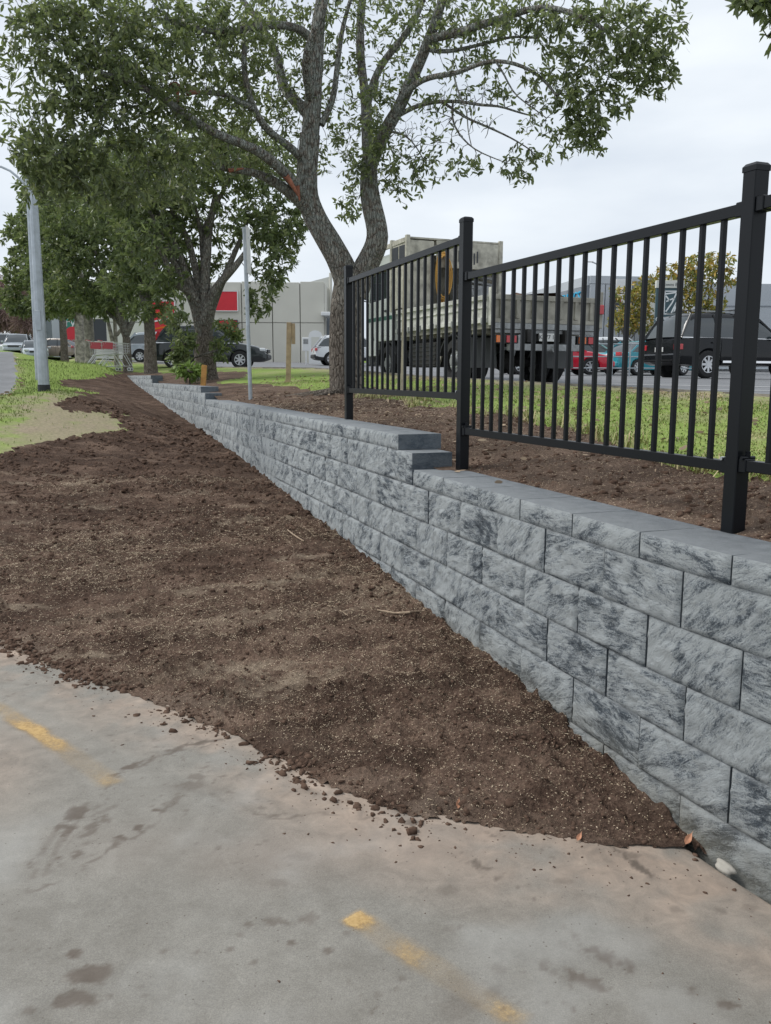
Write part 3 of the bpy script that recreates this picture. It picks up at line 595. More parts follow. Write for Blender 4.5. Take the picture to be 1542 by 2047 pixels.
# smooth the plan curve
k_ = np.ones(61)/61; pxs = np.convolve(np.pad(px_, 30, 'edge'), k_, 'valid'); pxs[-60:] = px_[-60:]; pxs[:40] = px_[:40]
sl = np.concatenate([[0], np.cumsum(np.hypot(np.diff(pxs), np.diff(py_)))])
def S_of_y(y): return float(np.interp(y, py_, sl))
def P_of_S(s): return float(np.interp(s, sl, pxs)), float(np.interp(s, sl, py_))
wall = thing('retaining_wall', 'long stepped retaining wall of grey split face concrete blocks above the brown soil bed', 'wall')
BL = .457
def block_mesh(nx, nz, h, seed_, relief, depth=.27, endrough=False):
    """front face towards -x local?  local: u along wall (y), face at -x, z up, origin bottom centre of the face"""
    r_ = np.random.default_rng(seed_); Lb = BL-.0065; us_ = np.linspace(-Lb/2, Lb/2, nx+1); zs_ = np.linspace(0, h-.0015, nz+1)
    U, Zz = np.meshgrid(us_, zs_)
    o = seed_*13.7
    rel = (fbm(U*6+o, Zz*9+o, 3, seed_)-.5)*1.1*relief+(fbm(U*30+o, Zz*44, 4, seed_+3, .68)-.5)*relief*1.6
    # chisel planes
    rel += np.abs(((U*7+Zz*11*(1 if seed_ % 2 else -1)+fbm(U*5+o, Zz*5, 2, seed_)*3) % 1)-.5)*relief*.45
    e = np.minimum(np.minimum(U+Lb/2, Lb/2-U)/.009, np.minimum(Zz*1.4, (h-.0015-Zz)*1.2)/.008); ec = np.clip(e, 0, 1)
    face = -(.004+rel*.85+.004)*ec+.001*(1-ec)
    V = np.c_[face.ravel(), U.ravel(), Zz.ravel()]; F = grid(U, Zz)[:, ::-1]; edge = ((1-ec)*(Zz > h*.8)).ravel()
    n0 = len(V); c = nx+1
    b = [(depth, -Lb/2, 0), (depth, Lb/2, 0), (depth, Lb/2, h-.0015), (depth, -Lb/2, h-.0015)]
    V = np.r_[V, b]; edge = np.r_[edge, np.zeros(4)]
    tri = []; top = [nz*c+i for i in range(c)]; bot = list(range(c)); lef = [i*c for i in range(nz+1)]; rig = [i*c+nx for i in range(nz+1)]
    B0, B1, B2, B3 = n0, n0+1, n0+2, n0+3
    def fan(seq, p, q):
        out = []; m_ = len(seq)//2
        for i in range(len(seq)-1): out.append((seq[i], seq[i+1], p if i < m_ else q))
        out.append((seq[m_], q, p)); return out
    # separate side vertices so the skins stay flat
    Vt = V[top].copy(); Vl = V[lef].copy(); Vr = V[rig].copy()
    base = len(V); nV = [V]; ed_ = [edge]; ti = list(range(base, base+len(top))); nV.append(Vt); ed_.append(np.ones(len(top))*.9); base += len(top)
    li = list(range(base, base+len(lef))); nV.append(Vl); ed_.append(np.zeros(len(lef))); base += len(lef)
    ri = list(range(base, base+len(rig))); nV.append(Vr); ed_.append(np.zeros(len(rig))); base += len(rig)
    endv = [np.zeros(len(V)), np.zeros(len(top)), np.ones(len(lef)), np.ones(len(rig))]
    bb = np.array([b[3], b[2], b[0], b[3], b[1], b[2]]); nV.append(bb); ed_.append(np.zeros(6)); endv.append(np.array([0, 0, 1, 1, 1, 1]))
    t0, t1, l0, l3, r1, r2 = range(base, base+6)
    tri += fan(ti, t0, t1); tri += [t[::-1] for t in fan(li, l0, l3)]; tri += fan(ri, r1, r2)
    tri += [(B0, B3, B2), (B0, B2, B1)]
    V = np.concatenate(nV)
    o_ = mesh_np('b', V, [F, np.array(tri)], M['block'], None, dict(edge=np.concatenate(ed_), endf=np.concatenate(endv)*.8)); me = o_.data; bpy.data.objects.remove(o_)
    bm = bmesh.new(); bm.from_mesh(me); bmesh.ops.recalc_face_normals(bm, faces=bm.faces); bm.to_mesh(me); bm.free()
    return me
full_hi = [block_mesh(30, 14, .2, 100+i, .018) for i in range(12)]; cap_hi = [block_mesh(26, 6, .1, 200+i, .011, .30) for i in range(8)]
full_lo = [block_mesh(8, 4, .2, 300+i, .012) for i in range(6)]; cap_lo = [block_mesh(8, 2, .1, 400+i, .008, .30) for i in range(4)]
def lay(z0, h, y_a, y_b, off, name='block'):
    """course whose bottom is z0, from y_a to y_b; off: joint phase"""
    s0 = S_of_y(y_a); s1 = S_of_y(y_b); s = s0+off; n = 0
    if off > .05: pass
    s = s0
    first = True
    while s < s1-.1:
        w = BL
        if first and off: w = off
        first = False
        sm = s+w/2; x, y = P_of_S(sm)
        if z0+h > Zbase(y)-.03 and y < 30.2:
            xa, ya = P_of_S(s); xb, yb = P_of_S(s+w); ang = math.atan2(-(xb-xa), yb-ya)
            hi = y < 9; me = random.choice((full_hi if hi else full_lo) if h > .15 else (cap_hi if hi else cap_lo))
            o = bpy.data.objects.new(name, me); COL.objects.link(o); o.parent = wall; j = .0025
            o.location = ((xa+xb)/2+random.uniform(-j, j), (ya+yb)/2, z0+random.uniform(-.0008, .0008))
            o.rotation_euler = (0, 0, ang+random.uniform(-.006, .006)); o.scale = (1, (w-.001)/BL, 1); n += 1
        s += w
    return n
nb = 0
# near section: cap on top of course B, joints matched to the photograph
jB = 3.523-.0  # a joint on course E lies at y = 3.523
def start_for(jy, ymin=.6):
    s = S_of_y(jy); 
    while s > S_of_y(ymin)+BL: s -= BL
    return float(np.interp(s, sl, py_))
nb += lay(ZBW, .1, start_for(3.145), 5.33, 0, 'cap_block')
JY = [3.346, 3.509, 3.303, 3.522, 3.299, 3.52]
for k in range(6):
    nb += lay(ZBW-.2*(k+1), .2, start_for(JY[k]), 30.2, 0)
nb += lay(ZBW, .2, 5.33, 30.2, 0)
nb += lay(ZBW+.2, .1, 5.56, 14.25, 0, 'cap_block')
nb += lay(ZBW+.2, .2, 14.25, 30.2, 0)
nb += lay(ZBW+.4, .1, 14.74, 22.6, 0, 'cap_block')
nb += lay(ZBW+.4, .2, 22.6, 30.2, 0)
nb += lay(ZBW+.6, .13, 22.9, 30.2, 0, 'cap_block')
print('blocks', nb)
# compacted fill directly behind the blocks, so joints stay dark
ys_ = np.linspace(.8, 30, 120); V = []
for y in ys_: V += [(float(np.interp(y, py_, pxs))+.14, y, -.3), (float(np.interp(y, py_, pxs))+.14, y, .9)]
mesh_np('fill_strip', V, np.array([(2*i, 2*i+2, 2*i+3, 2*i+1) for i in range(len(ys_)-1)]), M['backing'], wall)

# ------------------------------------------------------------------ black fence
fence = thing('metal_fence', 'black powder coated metal fence with square posts and upright bars behind the wall cap', 'fence')
FP = [(2.117,.98,.95,2.30), (1.289,3.156,1.0,2.335), (.472,5.304,1.0,2.53), (-.324,7.599,1.15,2.54)]
PW = .062
def frame_dir(a, b): d = Vector((b[0]-a[0], b[1]-a[1], 0)); return d.normalized(), d.length
for i, (x, y, zb, zt) in enumerate(FP):
    a = FP[max(0, i-1)]; b = FP[min(3, i+1)]; d, _ = frame_dir(a, b); ang = math.atan2(-d.x, d.y); rot = Matrix.Rotation(ang, 3, 'Z')
    o = MB().box((0, 0, (zb+zt)/2-.02), (PW, PW, zt-zb), rot).build('post', M['blackmetal'], fence, bevel=.003); o.location = (x, y, 0)
    q = MB(); w = PW/2+.002; P = []
    for (s_, z) in ((w, zt-.022), (w, zt-.004), (w-.008, zt+.006), (w*.35, zt+.010)):
        P += [rot @ Vector((sx*s_, sy*s_, z)) for sx, sy in ((-1,-1),(1,-1),(1,1),(-1,1))]
    Fq = [(3,2,1,0)]+[(4*k+j, 4*k+(j+1) % 4, 4*k+4+(j+1) % 4, 4*k+4+j) for k in range(3) for j in range(4)]+[(12,13,14,15)]
    q.add(P, Fq); c = q.build('post_cap', M['blackmetal'], fence); c.location = (x, y, 0)
def panel(A, B, zbot, ztop, nb_):
    d, Ld = frame_dir(A, B); p0 = Vector((A[0], A[1], 0))+d*(PW/2); p1 = Vector((B[0], B[1], 0))-d*(PW/2)
    for z, h in ((ztop, .042), (zbot, .040)):
        MB().bar(p0+d*.004+Vector((0, 0, z-h/2)), p1-d*.004+Vector((0, 0, z-h/2)), .038, h).build('rail', M['blackmetal'], fence, bevel=.002)
        for p, sgn in ((p0, 1), (p1, -1)):
            m = MB().bar(p+Vector((0, 0, z-h/2)), p+d*sgn*.034+Vector((0, 0, z-h/2)), .048, h+.010)
            m.build('bracket', M['blackmetal'], fence, bevel=.003)
        if z == zbot:
            for p, sgn in ((p0, 1), (p1, -1)):
                side = Vector((d.y, -d.x, 0)); m = MB(); c0 = p+d*sgn*.02+Vector((0, 0, z+.008)); m.cyl(c0-side*.03, c0+side*.03, .007, 8); m.bar(c0, c0+Vector((0, 0, .024)), .014); m.build('bolt', M['chrome'] if sgn < 0 else M['blackmetal'], fence)
    n = nb_; L_ = (p1-p0).length
    for i in range(1, n+1):
        p = p0+(p1-p0)*(i/(n+1)); ang = math.atan2(-d.x, d.y)
        if i == 1: me = MB().box((0, 0, 0), (.019, .019, ztop-zbot-.042+.006)).build('baluster', M['blackmetal'], fence, bevel=.0015); proto = me
        else: me = proto.copy(); COL.objects.link(me); me.parent = fence
        me.location = (p.x, p.y, (ztop-.042+zbot)/2); me.rotation_euler = (0, 0, ang)
panel(FP[1], FP[0], 1.31, 2.22, 18)
panel(FP[2], FP[1], 1.30, 2.215, 19)
panel(FP[3], FP[2], 1.51, 2.435, 18)

# ------------------------------------------------------------------ street furniture
lp = Vector((-6.12, 15.6, Hs(-6.12, 15.6)))
t = thing('lamp_post', 'tall galvanised lamp post with black sleeve at its foot, nearest of the two at left', 'lamp post', lp)
MB().cyl((0, 0, -.1), (0, 0, .13), .108, 16).build('base_sleeve', M['blacksleeve'], t)
zt_l = at(67, 402, 15.6).z-lp.z; MB().cyl((0, 0, .13), (0, 0, zt_l), .100, 12, r2=.075).build('pole', M['galv'], t)
m = MB(); m.box((.0, -.101, 1.25), (.10, .012, .34)); m.build('access_door', M['galv'], t, bevel=.003)
arm = [Vector((0, 0, zt_l-.05))]+[at(*q_, 15.6)-lp for q_ in ((62, 388), (48, 370), (34, 357), (18, 344), (0, 336), (-30, 331), (-60, 330))]
m = MB(); m.tube([tuple(a_) for a_ in arm], [.05, .03, .022, .02, .02, .02, .02, .02], 8); m.build('arm', M['galv'], t)
m = MB(); m.box(tuple(arm[-1]+Vector((-.25, 0, -.02))), (.55, .2, .1)); m.build('luminaire', M['galv'], t, bevel=.03)
p2 = at(74, 700, 24); lp2 = Vector((p2.x, 24, Hs(p2.x, 24)))
t = thing('steel_pole', 'plain grey steel pole standing directly behind the lamp post at left', 'pole', lp2)
MB().cyl((0, 0, -.1), (0, 0, 5.3), .10, 12, r2=.06).build('pole', M['galv'], t)
MB().cyl((0, 0, 5.3), (0, 0, 5.36), .068, 12).build('cap', M['blacksleeve'], t)
# sign post by tree
b0 = at(500, 768, 13.2); t = thing('sign_post', 'slim grey steel sign post beside the wall with its plate seen edge on', 'sign post', b0)
t.location.z = Hs(b0.x, 13.2); tp = at(487, 455, 13.2)-t.location
MB().cyl((0, 0, -.1), tuple(tp), .03, 12).build('pole', M['galv'], t)
u = tp.normalized(); c = tp*.90; m = MB(); m.bar(c-u*.42+Vector((.045, .02, 0)), c+u*.26+Vector((.045, .02, 0)), .012, .30, up=(0, 1, 0)); m.build('sign_plate', M['white'], t)
m = MB(); m.bar(c+Vector((0, 0, -.2)), c+Vector((.05, .01, -.2)), .06, .03); m.bar(c+Vector((0, 0, .1)), c+Vector((.05, .01, .1)), .06, .03); m.build('clamp', M['galv'], t)
def stake(px, pyb, pyt, Y, w, label, mm, lean=0, group=None, box=None):
    b = at(px, pyb, Y); z = Hs(b.x, Y); top = at(px+lean, pyt, Y); t = thing('timber_stake', label, 'stake', (b.x, Y, z))
    m = MB(); h = top.z-z; dx = top.x-b.x; m.bar((0, 0, -.15), (dx, 0, h), w, w, up=(0, 1, 0)); m.build('stake', mm, t, bevel=.003)
    if box: m = MB(); m.box((dx+w*.9, -.01, h-box[1]/2-.02), (box[0], .02, box[1])); m.build('board', mm, t, bevel=.002)
    return t
stake(575, 755, 645, 16.5, .085, 'upright timber stake with a short board on its side, on the grass between two trees', M['timber'], 2, box=(.07, .38))
stake(404, 768, 731, 17.0, .09, 'short orange timber stake just behind the wall cap, in front of the thick tree', M['timber_orange'], 4)
stake(803, 772, 520, 12.2, .05, 'tall pale timber stake standing in front of the truck, seen through the fence bars', M['timber_pale'], 6)
# far small furniture
def signpost(px, pyb, pyt, Y, label, w=.05):
    b = at(px, pyb, Y); z = Hs(b.x, Y); h = at(px, pyt, Y).z-z; t = thing('marker_post', label, 'post', (b.x, Y, z))
    MB().box((0, 0, h/2-.3), (w*1.6, w*1.6, h)).build('post', M['white'], t, bevel=.004); MB().box((0, -.03, h-.25), (.42, .06, .8)).build('plate', M['white'], t, bevel=.02)
    MB().box((0, -.065, h-.1), (.28, .01, .28)).build('decal', M['dullmetal'], t)
signpost(611, 712, 680, 52, 'small white marker post with a notice plate on the grass before the plain grey building')
b = at(630, 706, 55); t = thing('arched_board', 'white board with a rounded top standing against the grey building', 'board', (b.x, 55, Hs(b.x, 55)))
m = MB(); pr = [(-.24, -.1), (.24, -.1), (.24, 1.75), (.2, 1.93), (.1, 2.03), (0, 2.06), (-.1, 2.03), (-.2, 1.93), (-.24, 1.75)]; m.prism([(x*1.75, z) for x, z in pr], (-.05, .05)); m.build('board', M['white'], t)
MB().box((0, -.06, 1.2), (.5, .01, .9)).build('notice', M['tilt_l'], t)
# railing beyond the car park
def railing():
    Y = 31.0; P = [at(px, 726, Y) for px in (1118, 1223, 1300, 1400, 1500, 1600)]; z0 = [Hs(p.x, Y) for p in P]
    t = thing('railing', 'grey pipe railing beyond the asphalt, in front of the red and teal cars', 'railing', (P[0].x, Y, z0[0])); o = t.location.copy()
    for px, zz in ((1130, 0), (1223, 0), (1258, 0), (1330, 0), (1400, 0), (1470, 0)):
        p = at(px, 726, Y); m = MB(); m.cyl((p.x-o.x, 0, -.1), (p.x-o.x, 0, 1.12), .028, 10); m.build('post', M['galv'], t)
    for z in (1.1, .66, .26): m = MB(); m.cyl((-1.5, 0, z), (9, 0, z), .022, 8); m.build('rail', M['galv'], t)
railing()
# light pole with a bent arm
p = at(1192, 700, 38); zb = Hs(p.x, 38); t = thing('street_light', 'thin street light with a bent arm rising over the grey building, seen between fence bars', 'street light', (p.x, 38, zb))
z1 = at(1190, 538, 38).z-zb; m = MB(); m.cyl((0, 0, -.1), (0, 0, z1), .05, 8); m.build('pole', M['galv'], t)
m = MB(); m.tube([(0, 0, z1-.02), (-.05, 0, z1+.12), (-.18, 0, z1+.26), (-.36, 0, z1+.33)], .03, 8); m.build('arm', M['galv'], t); MB().box((-.45, 0, z1+.34), (.3, .12, .06)).build('luminaire', M['white'], t, bevel=.02)

# ------------------------------------------------------------------ shopping trolleys
def trolley(loc, rz, label):
    t = thing('shopping_trolley', label, 'trolley', loc, rz, 'nested shopping trolleys')
    # x forward; basket
    L0, L1 = -.42, .42; zt, zb = .98, .55
    def wirebox():
        m = MB()
        A = [(-.40, .27, zt), (.44, .20, zt-.05), (.44, .17, zb+.06), (-.36, .24, zb-.04)]
        for s in (1, -1):
            q = [Vector((x, y*s, z)) for x, y, z in A]
            m.tube(q+[q[0]], .008, 6)
            for k in range(1, 12): f = k/12; m.tube([q[0].lerp(q[1], f), q[3].lerp(q[2], f)], .0045, 4)
            for k in range(1, 4): f = k/4; m.tube([q[0].lerp(q[3], f), q[1].lerp(q[2], f)], .0045, 4)
        q = [Vector(a) for a in A]; r = [Vector((a[0], -a[1], a[2])) for a in A]
        for k in range(8): f = k/7; m.tube([q[2].lerp(q[3], f), r[2].lerp(r[3], f)], .0045, 4)
        for k in range(7): f = k/6; m.tube([q[1].lerp(q[2], f), r[1].lerp(r[2], f)], .0045, 4)
        for k in range(1, 8): f = k/8; m.tube([q[2].lerp(r[2], f), q[3].lerp(r[3], f)], .0045, 4)
        return m
    wirebox().build('basket', M['trolleywire'], t)
    for s in (1, -1): m = MB(); m.bar((-.36, .255*s, .86), (-.02, .245*s, .84), .012, .22); m.build('side_panel', M['trolleyred'], t)
    m = MB(); m.box((.12, .255, .80), (.16, .01, .2)); m.build('child_seat_flap', M['white'], t)
    MB().cyl((-.50, -.27, 1.02), (-.50, .27, 1.02), .022, 10).build('handle', M['trolleyred'], t)
    for s in (1, -1):
        m = MB(); m.tube([(-.40, .27*s, .98), (-.50, .27*s, 1.02)], .012, 6)
        m.tube([(-.25, .25*s, .55), (-.56, .27*s, .14)], .014, 6); m.tube([(-.18, .25*s, .55), (-.52, .27*s, .14)], .010, 6)
        m.tube([(.02, .22*s, .55), (.25, .24*s, .14)], .012, 6); m.tube([(-.56, .27*s, .14), (.52, .19*s, .17)], .012, 6)
        m.tube([(.30, .2*s, .58), (.52, .19*s, .17)], .010, 6); m.build('side_frame', M['trolleywire'], t)
    m = MB(); m.tube([(.52, -.19, .17), (.52, .19, .17)], .012, 6); m.build('cross_bar', M['trolleywire'], t); m = MB(); m.tube([(-.56, -.27, .14), (-.56, .27, .14)], .012, 6); m.build('cross_bar', M['trolleywire'], t)
    for x, y in ((-.54, .27), (-.54, -.27), (.48, .19), (.48, -.19)):
        w = MB().cyl((x, y-.014, .065), (x, y+.014, .065), .065, 14).build('wheel', M['rim'], t)
        MB().cyl((x, y-.017, .065), (x, y+.017, .065), .03, 8).build('hub', M['blackplastic'], w)
bt = at(219, 734, 30); zt_ = Hs(bt.x, 30)
trolley((bt.x-.2, 30, zt_), R(4), 'left of two nested shopping trolleys on the grass, the one whose red handle is free')
trolley((bt.x+.2, 30.03, zt_), R(4), 'right of two nested shopping trolleys on the grass, the one pushed inside')
# ------------------------------------------------------------------ vehicles
def wheel(parent, x, y, r, w, side, style='alloy', spokes=7, name='wheel'):
    """side: +1 outer face towards +y"""
    t = MB(); prof = [(r*.62, -w/2), (r*.90, -w/2), (r, -w*.34), (r, w*.34), (r*.90, w/2), (r*.62, w/2)]; n = 28; V = []; F = []
    for i in range(n):
        a = i*2*math.pi/n
        for rr, yy in prof: V.append((x+rr*math.cos(a), y+yy, r+rr*math.sin(a)))
    k = len(prof)
    for i in range(n):
        for j in range(k): a_, b_ = i*k+j, i*k+(j+1) % k; c_, d_ = ((i+1) % n)*k+(j+1) % k, ((i+1) % n)*k+j; F.append((a_, b_, c_, d_))
    t.add(V, F); wh = t.build(name, M['tyre'], parent, smooth=False)
    yo = y+side*w*.40
    m = MB(); m.cyl((x, yo-side*.06, r), (x, yo-side*.05, r), r*.60, 20); m.build('brake', M['blackplastic'], wh)
    m = MB()
    if style == 'alloy':
        for i in range(spokes):
            a = i*2*math.pi/spokes; ca, sa = math.cos(a), math.sin(a)
            p0 = Vector((x+.06*ca, yo, r+.06*sa)); p1 = Vector((x+r*.60*ca, yo+side*.006, r+r*.60*sa)); m.bar(p0, p1, r*.17, .03, up=(0, 1, 0))
        m.cyl((x, yo-.02, r), (x, yo+.02, r), r*.17, 12)
        V = []; F = []
        for i in range(n):
            a = i*2*math.pi/n
            for rr, yy in ((r*.56, -.02), (r*.64, -.02), (r*.64, .016), (r*.56, .016)): V.append((x+rr*math.cos(a), yo+side*yy, r+rr*math.sin(a)))
        for i in range(n):
            for j in range(4): F.append((i*4+j, i*4+(j+1) % 4, ((i+1) % n)*4+(j+1) % 4, ((i+1) % n)*4+j))
        m.add(V, F); m.build('rim', M['rim'], wh)
    else:
        m.cyl((x, yo-side*.12, r), (x, yo-side*.02, r), r*.58, 20, r2=r*.50); m.build('rim', M['dullmetal'], wh)
        m = MB(); m.cyl((x, yo-side*.06, r), (x, yo+side*.05, r), r*.26, 14, r2=r*.20); m.build('hub', M['dullmetal'], wh)
        m = MB()
        for i in range(8): a = i*math.pi/4; m.cyl((x+r*.36*math.cos(a), yo-side*.05, r+r*.36*math.sin(a)), (x+r*.36*math.cos(a), yo+side*.005, r+r*.36*math.sin(a)), .018, 6)
        m.build('wheel_nut', M['chrome'], wh)
    return wh
def car(label, loc, rz, paintm, L_, W, Hh, wb0, wb1, r, top, gh, sill=.28, clad=False, rails=False, cat='car', name='parked_car', group=None, tail='side', privacy=True, spokes=7, plate=True):
    """x forward from rear 0..L; top: list (x,z) of hood/belt line; gh: (windscreen base, roof front, roof rear, backlight base) as (x,z)"""
    t = thing(name, label, cat, loc, rz, group); hw = W/2; cx_ = L_/2
    xs = sorted(set([0, .04, .12] + list(np.arange(.2, L_-.1, .1)) + [L_-.12, L_-.04, L_] + [wb0-r*1.16, wb0+r*1.16, wb1-r*1.16, wb1+r*1.16] + list(wb0+np.linspace(-r*1.12, r*1.12, 13)) + list(wb1+np.linspace(-r*1.12, r*1.12, 13))))
    tx, tz = [p[0] for p in top], [p[1] for p in top]; V = []; F = []; MI = []; ring = 9
    for x in xs:
        e = abs(x-cx_)/cx_; w = hw*(1-.13*e**7-.03*e**2); zt = float(np.interp(x, tx, tz)); zl = sill+.10*max(0, (e-.8)/.2)**2
        arch = 0
        for wx in (wb0, wb1):
            q = (r*1.13)**2-(x-wx)**2
            if q > 0: arch = max(arch, r+math.sqrt(q)*1.0)
        ze = max(zl, arch); zt2 = max(zt, ze+.05)
        pts = [(w*.55, zl), (w*.95 if arch == 0 else w*.985, ze), (w*.995, max(ze+.01, zl+.16)), (w, max(ze+.02, .52*zt2+.05)), (w*.985, max(ze+.03, .80*zt2)), (w*.955, max(ze+.04, zt2-.03)), (w*.90, zt2), (w*.5, zt2+.025), (0, zt2+.032)]
        V += [(x-cx_, -a, b) for a, b in pts]+[(x-cx_, a, b) for a, b in pts[::-1][1:]]
    n = ring*2-1
    for i in range(len(xs)-1):
        for j in range(n-1):
            F.append((i*n+j, i*n+j+1, (i+1)*n+j+1, (i+1)*n+j)); MI.append(1 if (clad and j in (0, 1, n-3, n-2)) else 0)
        F.append((i*n+n-1, i*n, (i+1)*n, (i+1)*n+n-1)); MI.append(1)
    F.append(tuple(range(n))); MI.append(0); F.append(tuple(range((len(xs)-1)*n, len(xs)*n))[::-1]); MI.append(0)
    m = MB(); m.v = V; m.f = F; m.m = MI; body = m.build('body', [paintm, M['blackplastic']], t, smooth=True)
    me = body.data
    try: me.set_sharp_from_angle(angle=R(32))
    except Exception: pass
    A, B, C, D = gh; zb = hw*.90; zr = hw*.70
    def Y(z): return zb+(zr-zb)*min(1, max(0, (z-A[1])/(B[1]-A[1])))
    gl = M['glass']
    ox = np.array([D[0], D[0]+(C[0]-D[0])*.55, C[0]-.02, C[0]+.25, (B[0]+C[0])/2, B[0]-.25, B[0]+.02, B[0]+(A[0]-B[0])*.5, A[0]]); oz = np.array([D[1]-.04, D[1]+(C[1]-D[1])*.60, C[1]-.03, C[1]+.02, max(B[1], C[1])+.035, B[1]+.02, B[1]-.03, B[1]+(A[1]-B[1])*.45, A[1]-.04])
    gx_ = np.linspace(D[0], A[0], 40); gz_ = np.interp(gx_, ox, oz); gz_[1:-1] = .25*gz_[:-2]+.5*gz_[1:-1]+.25*gz_[2:]; zb0 = A[1]-.05; V = []; F = []; K = 11
    for x, zt_g in zip(gx_, gz_):
        hgt = max(.01, zt_g-zb0); ff = [0, .45, .80, .94, 1.0]; ring_ = []
        for f_ in ff: ring_.append((Y(zb0+hgt*f_)*(1 if f_ < .9 else (.965 if f_ < .97 else .88)), zb0+hgt*f_))
        ring_.append((0, zt_g+.02)); V += [(x-cx_, -y_, z_) for y_, z_ in ring_]+[(x-cx_, y_, z_) for y_, z_ in ring_[::-1][1:]]
    m = MB(); F = [(i*K+j, i*K+j+1, (i+1)*K+j+1, (i+1)*K+j) for i in range(39) for j in range(K-1)]; mi_ = []
    for f_ in F:
        xm = sum(V[q_][0] for q_ in f_)/4+cx_; zm = sum(V[q_][2] for q_ in f_)/4; zt_m = float(np.interp(xm, gx_, gz_))
        mi_.append(1 if (C[0]-.05 < xm < B[0]+.05 and zm > zt_m-.16) else 0)
    m.v = V; m.f = F; m.m = mi_; gw = m.build('windows', [gl, paintm], t, smooth=True)
    try: gw.data.set_sharp_from_angle(angle=R(40))
    except Exception: pass
    for s in (1, -1):
        for P0, P1, w_ in ((A, B, .07), (D, C, .11)):
            mm = MB(); a = Vector((P0[0]-cx_, s*(Y(P0[1])+.004), P0[1]-.03)); b = Vector((P1[0]-cx_, s*(zr+.004), P1[1])); mm.bar(a, b, .035, w_*.8); mm.build('pillar', paintm, t, bevel=.006)
        for f in ((.36, .72) if L_ > 4 else (.45,)):
            xb = D[0]+(A[0]-D[0])*f; xt = C[0]+(B[0]-C[0])*(f*.9+.02); mm = MB(); mm.bar((xb-cx_, s*(zb+.003), A[1]-.02), (xt-cx_, s*(zr+.004), C[1]), .02, .06); mm.build('door_pillar', M['blackplastic'], t)
        mm = MB(); mm.bar((D[0]-cx_, s*(zb+.012), A[1]-.01), (A[0]-cx_-.1, s*(zb+.012), A[1]-.015), .012, .022); mm.build('window_trim', M['chrome'], t)
        for f in (.30, .62):
            xh = D[0]+(A[0]-D[0])*f; mm = MB(); mm.box((xh-cx_, s*(hw*.985+.012), A[1]-.14), (.16, .03, .03)); mm.build('door_handle', paintm, t, bevel=.006)
            mm = MB(); mm.bar((xh-cx_+.28, s*(hw*.995), A[1]-.05), (xh-cx_+.24, s*(hw*1.0+.001), sill+.16), .008, .010); mm.build('door_gap', M['blackplastic'], t)
        mm = MB(); mm.box((A[0]-cx_-.28, s*(hw+.07), A[1]+.06), (.12, .18, .13)); mm.build('mirror', paintm, t, bevel=.02)
        wheel(t, wb0-cx_, s*(hw-.115), r, .22, s, 'alloy', spokes); wheel(t, wb1-cx_, s*(hw-.115), r, .22, s, 'alloy', spokes)
        mm = MB()
        if tail == 'tall': mm.bar((.10-cx_, s*hw*.88, .98), (.34-cx_, s*hw*.80, 1.42), .09, .12)
        else: mm.box((.06-cx_, s*hw*.80, .86), (.12, hw*.30, .15))
        mm.build('tail_light', M['redlamp'], t, bevel=.01)
        mm = MB(); mm.box((L_-.16-cx_, s*hw*.72, .74), (.24, hw*.36, .13)); mm.build('headlight', M['headlamp'], t, bevel=.03)
        if clad or rails:
            mm = MB(); mm.bar((wb0+r*1.2-cx_, s*(hw+.008), sill+.10), (wb1-r*1.2-cx_, s*(hw+.008), sill+.10), .03, .06); mm.build('side_moulding', M['chrome'] if rails else M['blackplastic'], t)
        if rails:
            mm = MB(); mm.bar((C[0]-cx_+.1, s*zr*.86, C[1]+.085), (B[0]-cx_-.05, s*zr*.86, B[1]+.075), .035, .035); mm.build('roof_rail', M['dullmetal'], t)
    if rails:
        for f in (.2, .7): x = C[0]+(B[0]-C[0])*f-cx_; mm = MB(); mm.bar((x, -zr*.95, C[1]+.14), (x, zr*.95, C[1]+.14), .06, .03); mm.build('roof_bar', M['blackplastic'], t)
    mm = MB(); mm.box((-cx_+.02, 0, sill+.22), (.16, W*.86, .20)); mm.build('bumper', M['blackplastic'] if clad else paintm, t, bevel=.04)
    mm = MB(); mm.box((L_-cx_-.03, 0, sill+.20), (.16, W*.82, .20)); mm.build('bumper', M['blackplastic'] if clad else paintm, t, bevel=.04)
    mm = MB(); mm.box((L_-cx_+.005, 0, sill+.42), (.06, W*.5, .12)); mm.build('grille', M['blackplastic'], t, bevel=.01)
    if plate: mm = MB(); mm.box((-cx_-.012, 0, .80), (.02, .36, .13)); mm.build('number_plate', M['plate'], t)
    return t
SUV = dict(L_=4.52, W=1.82, Hh=1.68, wb0=.86, wb1=3.48, r=.345, top=[(0,.62),(.05,.95),(.3,1.02),(3.1,.99),(3.55,.97),(4.1,.86),(4.4,.74),(4.52,.55)], gh=((3.45,1.0),(2.55,1.64),(.62,1.62),(.10,1.02)))
HATCH = dict(L_=4.1, W=1.74, Hh=1.48, wb0=.72, wb1=3.25, r=.31, top=[(0,.55),(.05,.86),(.3,.93),(2.9,.90),(3.3,.88),(3.8,.74),(4.05,.6),(4.1,.45)], gh=((3.2,.90),(2.3,1.44),(.75,1.42),(.12,.95)), sill=.22)
SEDAN = dict(L_=4.6, W=1.78, Hh=1.46, wb0=.98, wb1=3.66, r=.32, top=[(0,.6),(.05,.90),(.9,.95),(3.3,.90),(3.7,.87),(4.3,.74),(4.56,.6),(4.6,.45)], gh=((3.5,.90),(2.6,1.43),(1.4,1.41),(.65,.95)), sill=.22)
